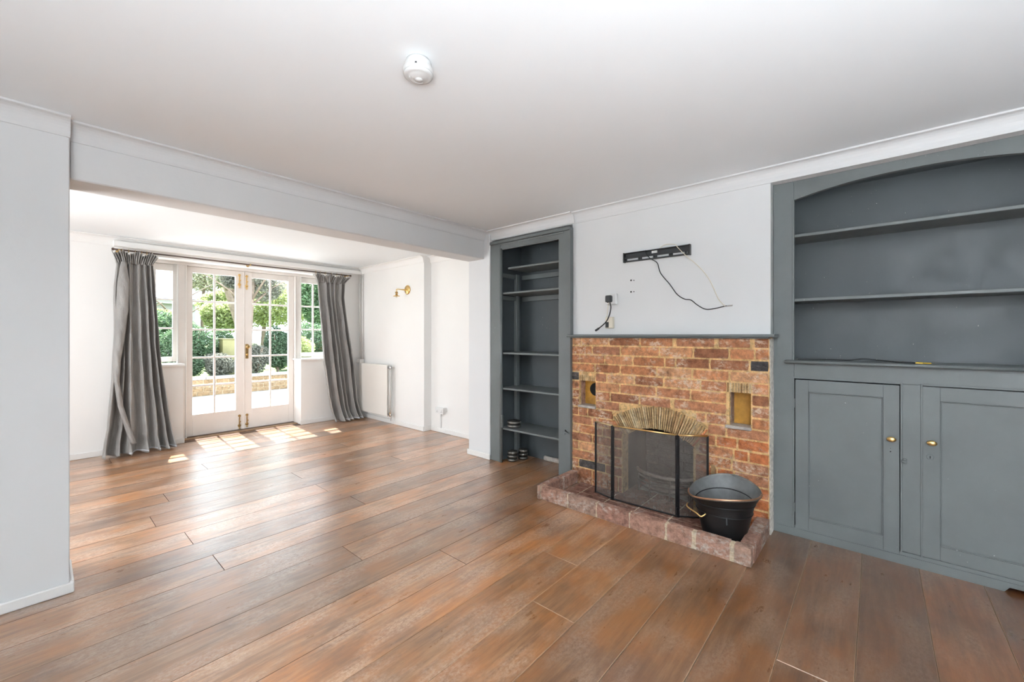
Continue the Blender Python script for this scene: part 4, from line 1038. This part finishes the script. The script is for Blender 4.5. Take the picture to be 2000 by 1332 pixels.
def tree(x, y, h, lean, crown, mat, n, size, label, seed, tr=.09):
    o = thing('tree', label, 'tree', (x, y, .22), 'trees at the end of the garden')
    top_ = (x + lean, y, .22 + h)
    bm = tube([(x, y, .2), (x + lean * .25, y, .22 + h * .4), (x + lean * .7, y, .22 + h * .75), top_], [tr, tr * .85, tr * .7, tr * .4], 10, smooth=0)
    rr = random.Random(seed)
    for k in range(6):
        a = rr.uniform(0, 2 * pi); f = rr.uniform(.55, .9)
        p = Vector((x + lean * f * .9, y, .22 + h * f))
        tube([p, p + Vector((cos(a) * .5, sin(a) * .4, .5)), p + Vector((cos(a) * 1.1, sin(a) * .9, .9))], [tr * .4, tr * .25, tr * .1], 6, bm)
    obj('trunk', bm, 'bark', o, True)
    bm = bmesh.new()
    for i, (dx, dy, dz, r1, r3) in enumerate(crown): leaf_cloud(bm, (x + dx, y + dy, dz), (r1, r1 * .8, r3), n // len(crown), size, seed + i)
    f = obj('foliage', bm, mat, o); f['kind'] = 'stuff'
    return o
tree(3.62, 12.4, 2.6, .12, [(.15, 0, 3.1, .75, .7), (.55, .3, 2.5, .6, .5), (-.25, .2, 2.7, .35, .4)], 'leaf_grey', 5200, .05, 'nearest garden tree with a straight brown trunk behind the second door leaf', 21, .085)
tree(4.25, 14.8, 3.4, -.75, [(-.3, .8, 3.6, .5, .4)], 'leaf_lime', 700, .07, 'leaning grey trunk seen in the top panes of the first door leaf', 22, .13)
tree(3.1, 18.5, 2.2, .1, [(-.4, 0, 1.7, 1.0, .6), (1.6, .3, 2.4, 1.0, .8)], 'leaf_lime', 6500, .09, 'pale lime green tree in front of the far bungalow', 23)
tree(5.6, 17.5, 2.2, .1, [(0, 0, 2.3, 1.2, 1.1), (1.3, .5, 2.5, 1.3, 1.2), (-1.2, .5, 1.9, .9, .7)], 'leaf_lime', 8000, .09, 'wide lime green tree between the leaning trunk and the fence', 24)
tree(7.3, 15.5, 2.8, .1, [(0, 0, 3.2, 1.1, 1.0), (-.9, .2, 2.7, .8, .8), (-.3, 0, 2.0, .9, .7)], 'leaf_bluegreen', 7000, .085, 'fresh green tree filling the top of the side window by the swept curtain', 25)
tree(5.2, 24.5, 4.4, .1, [(0, 0, 4.1, 1.7, .9), (1.8, 0, 3.7, 1.5, 1.0), (-2.6, 2.4, 5.0, 1.4, .5)], 'leaf_olive', 6500, .12, 'tall hazy olive tree beside the far bungalow', 26)
tree(1.5, 17.0, 1.8, 0, [(0, 0, 1.6, 1.2, .7), (.7, .4, 1.5, 1.0, .6)], 'leaf_mid', 5000, .085, 'bushy mid green tree below the far bungalow roof', 27)
# bungalow far beyond the hedges
bh = thing('bungalow', 'far pale bungalow with a low hipped roof and dark gutter beyond the trees', 'house', (1.5, 24, .22))
obj('wall', box((-3.2, 22.3, .2), (4.5, 27, 2.72)), 'render_white', bh)
bm = bmesh.new()
V = [bm.verts.new(p) for p in ((-3.5, 22.0, 2.72), (4.85, 22.0, 2.72), (4.85, 27.3, 2.72), (-3.5, 27.3, 2.72), (-1.4, 24.6, 3.62), (3.0, 24.6, 3.62))]
for f in ((0, 1, 5, 4), (1, 2, 5), (2, 3, 4, 5), (3, 0, 4), (0, 3, 2, 1)): bm.faces.new([V[i] for i in f])
obj('roof', bm, 'roof_tile', bh)
obj('gutter', boxes([((-3.5, 21.93, 2.66), (4.9, 22.02, 2.74))]), 'gutter', bh)
obj('fascia', boxes([((-3.5, 22.0, 2.52), (4.85, 22.1, 2.68))]), 'render_white', bh)
wnd = obj('window', box((3.0, 22.24, 1.3), (4.0, 22.3, 2.3), .01), 'render_white', bh); obj('pane', box((3.08, 22.22, 1.38), (3.92, 22.25, 2.22)), 'gutter', wnd)
# yellow-green box among the shrubs
pb = thing('garden_box', 'square yellow-green wooden box standing among the dark shrubs', 'box', (3.02, 11.72, .22))
obj('box_side', box((2.86, 11.58, .22), (3.19, 11.90, 1.10), .01), 'planter_green', pb)
obj('box_lid', box((2.845, 11.565, 1.10), (3.205, 11.915, 1.125), .005), 'planter_green', pb)
# fence panel
fn = thing('fence_panel', 'short brown board fence panel low behind the side window by the swept curtain', 'fence', (5.4, 13.0, .22))
for i in range(9): obj('board', box((4.92 + i * .125, 12.98, .22), (5.035 + i * .125, 13.0, 1.02), .003), 'fence_brown', fn)
obj('rail', box((4.9, 13.0, .85), (6.06, 13.04, .91)), 'fence_brown', fn); obj('rail', box((4.9, 13.0, .35), (6.06, 13.04, .41)), 'fence_brown', fn)
obj('cap_rail', box((4.9, 12.96, 1.02), (6.06, 13.05, 1.045)), 'render_white', fn, label='pale capping rail')
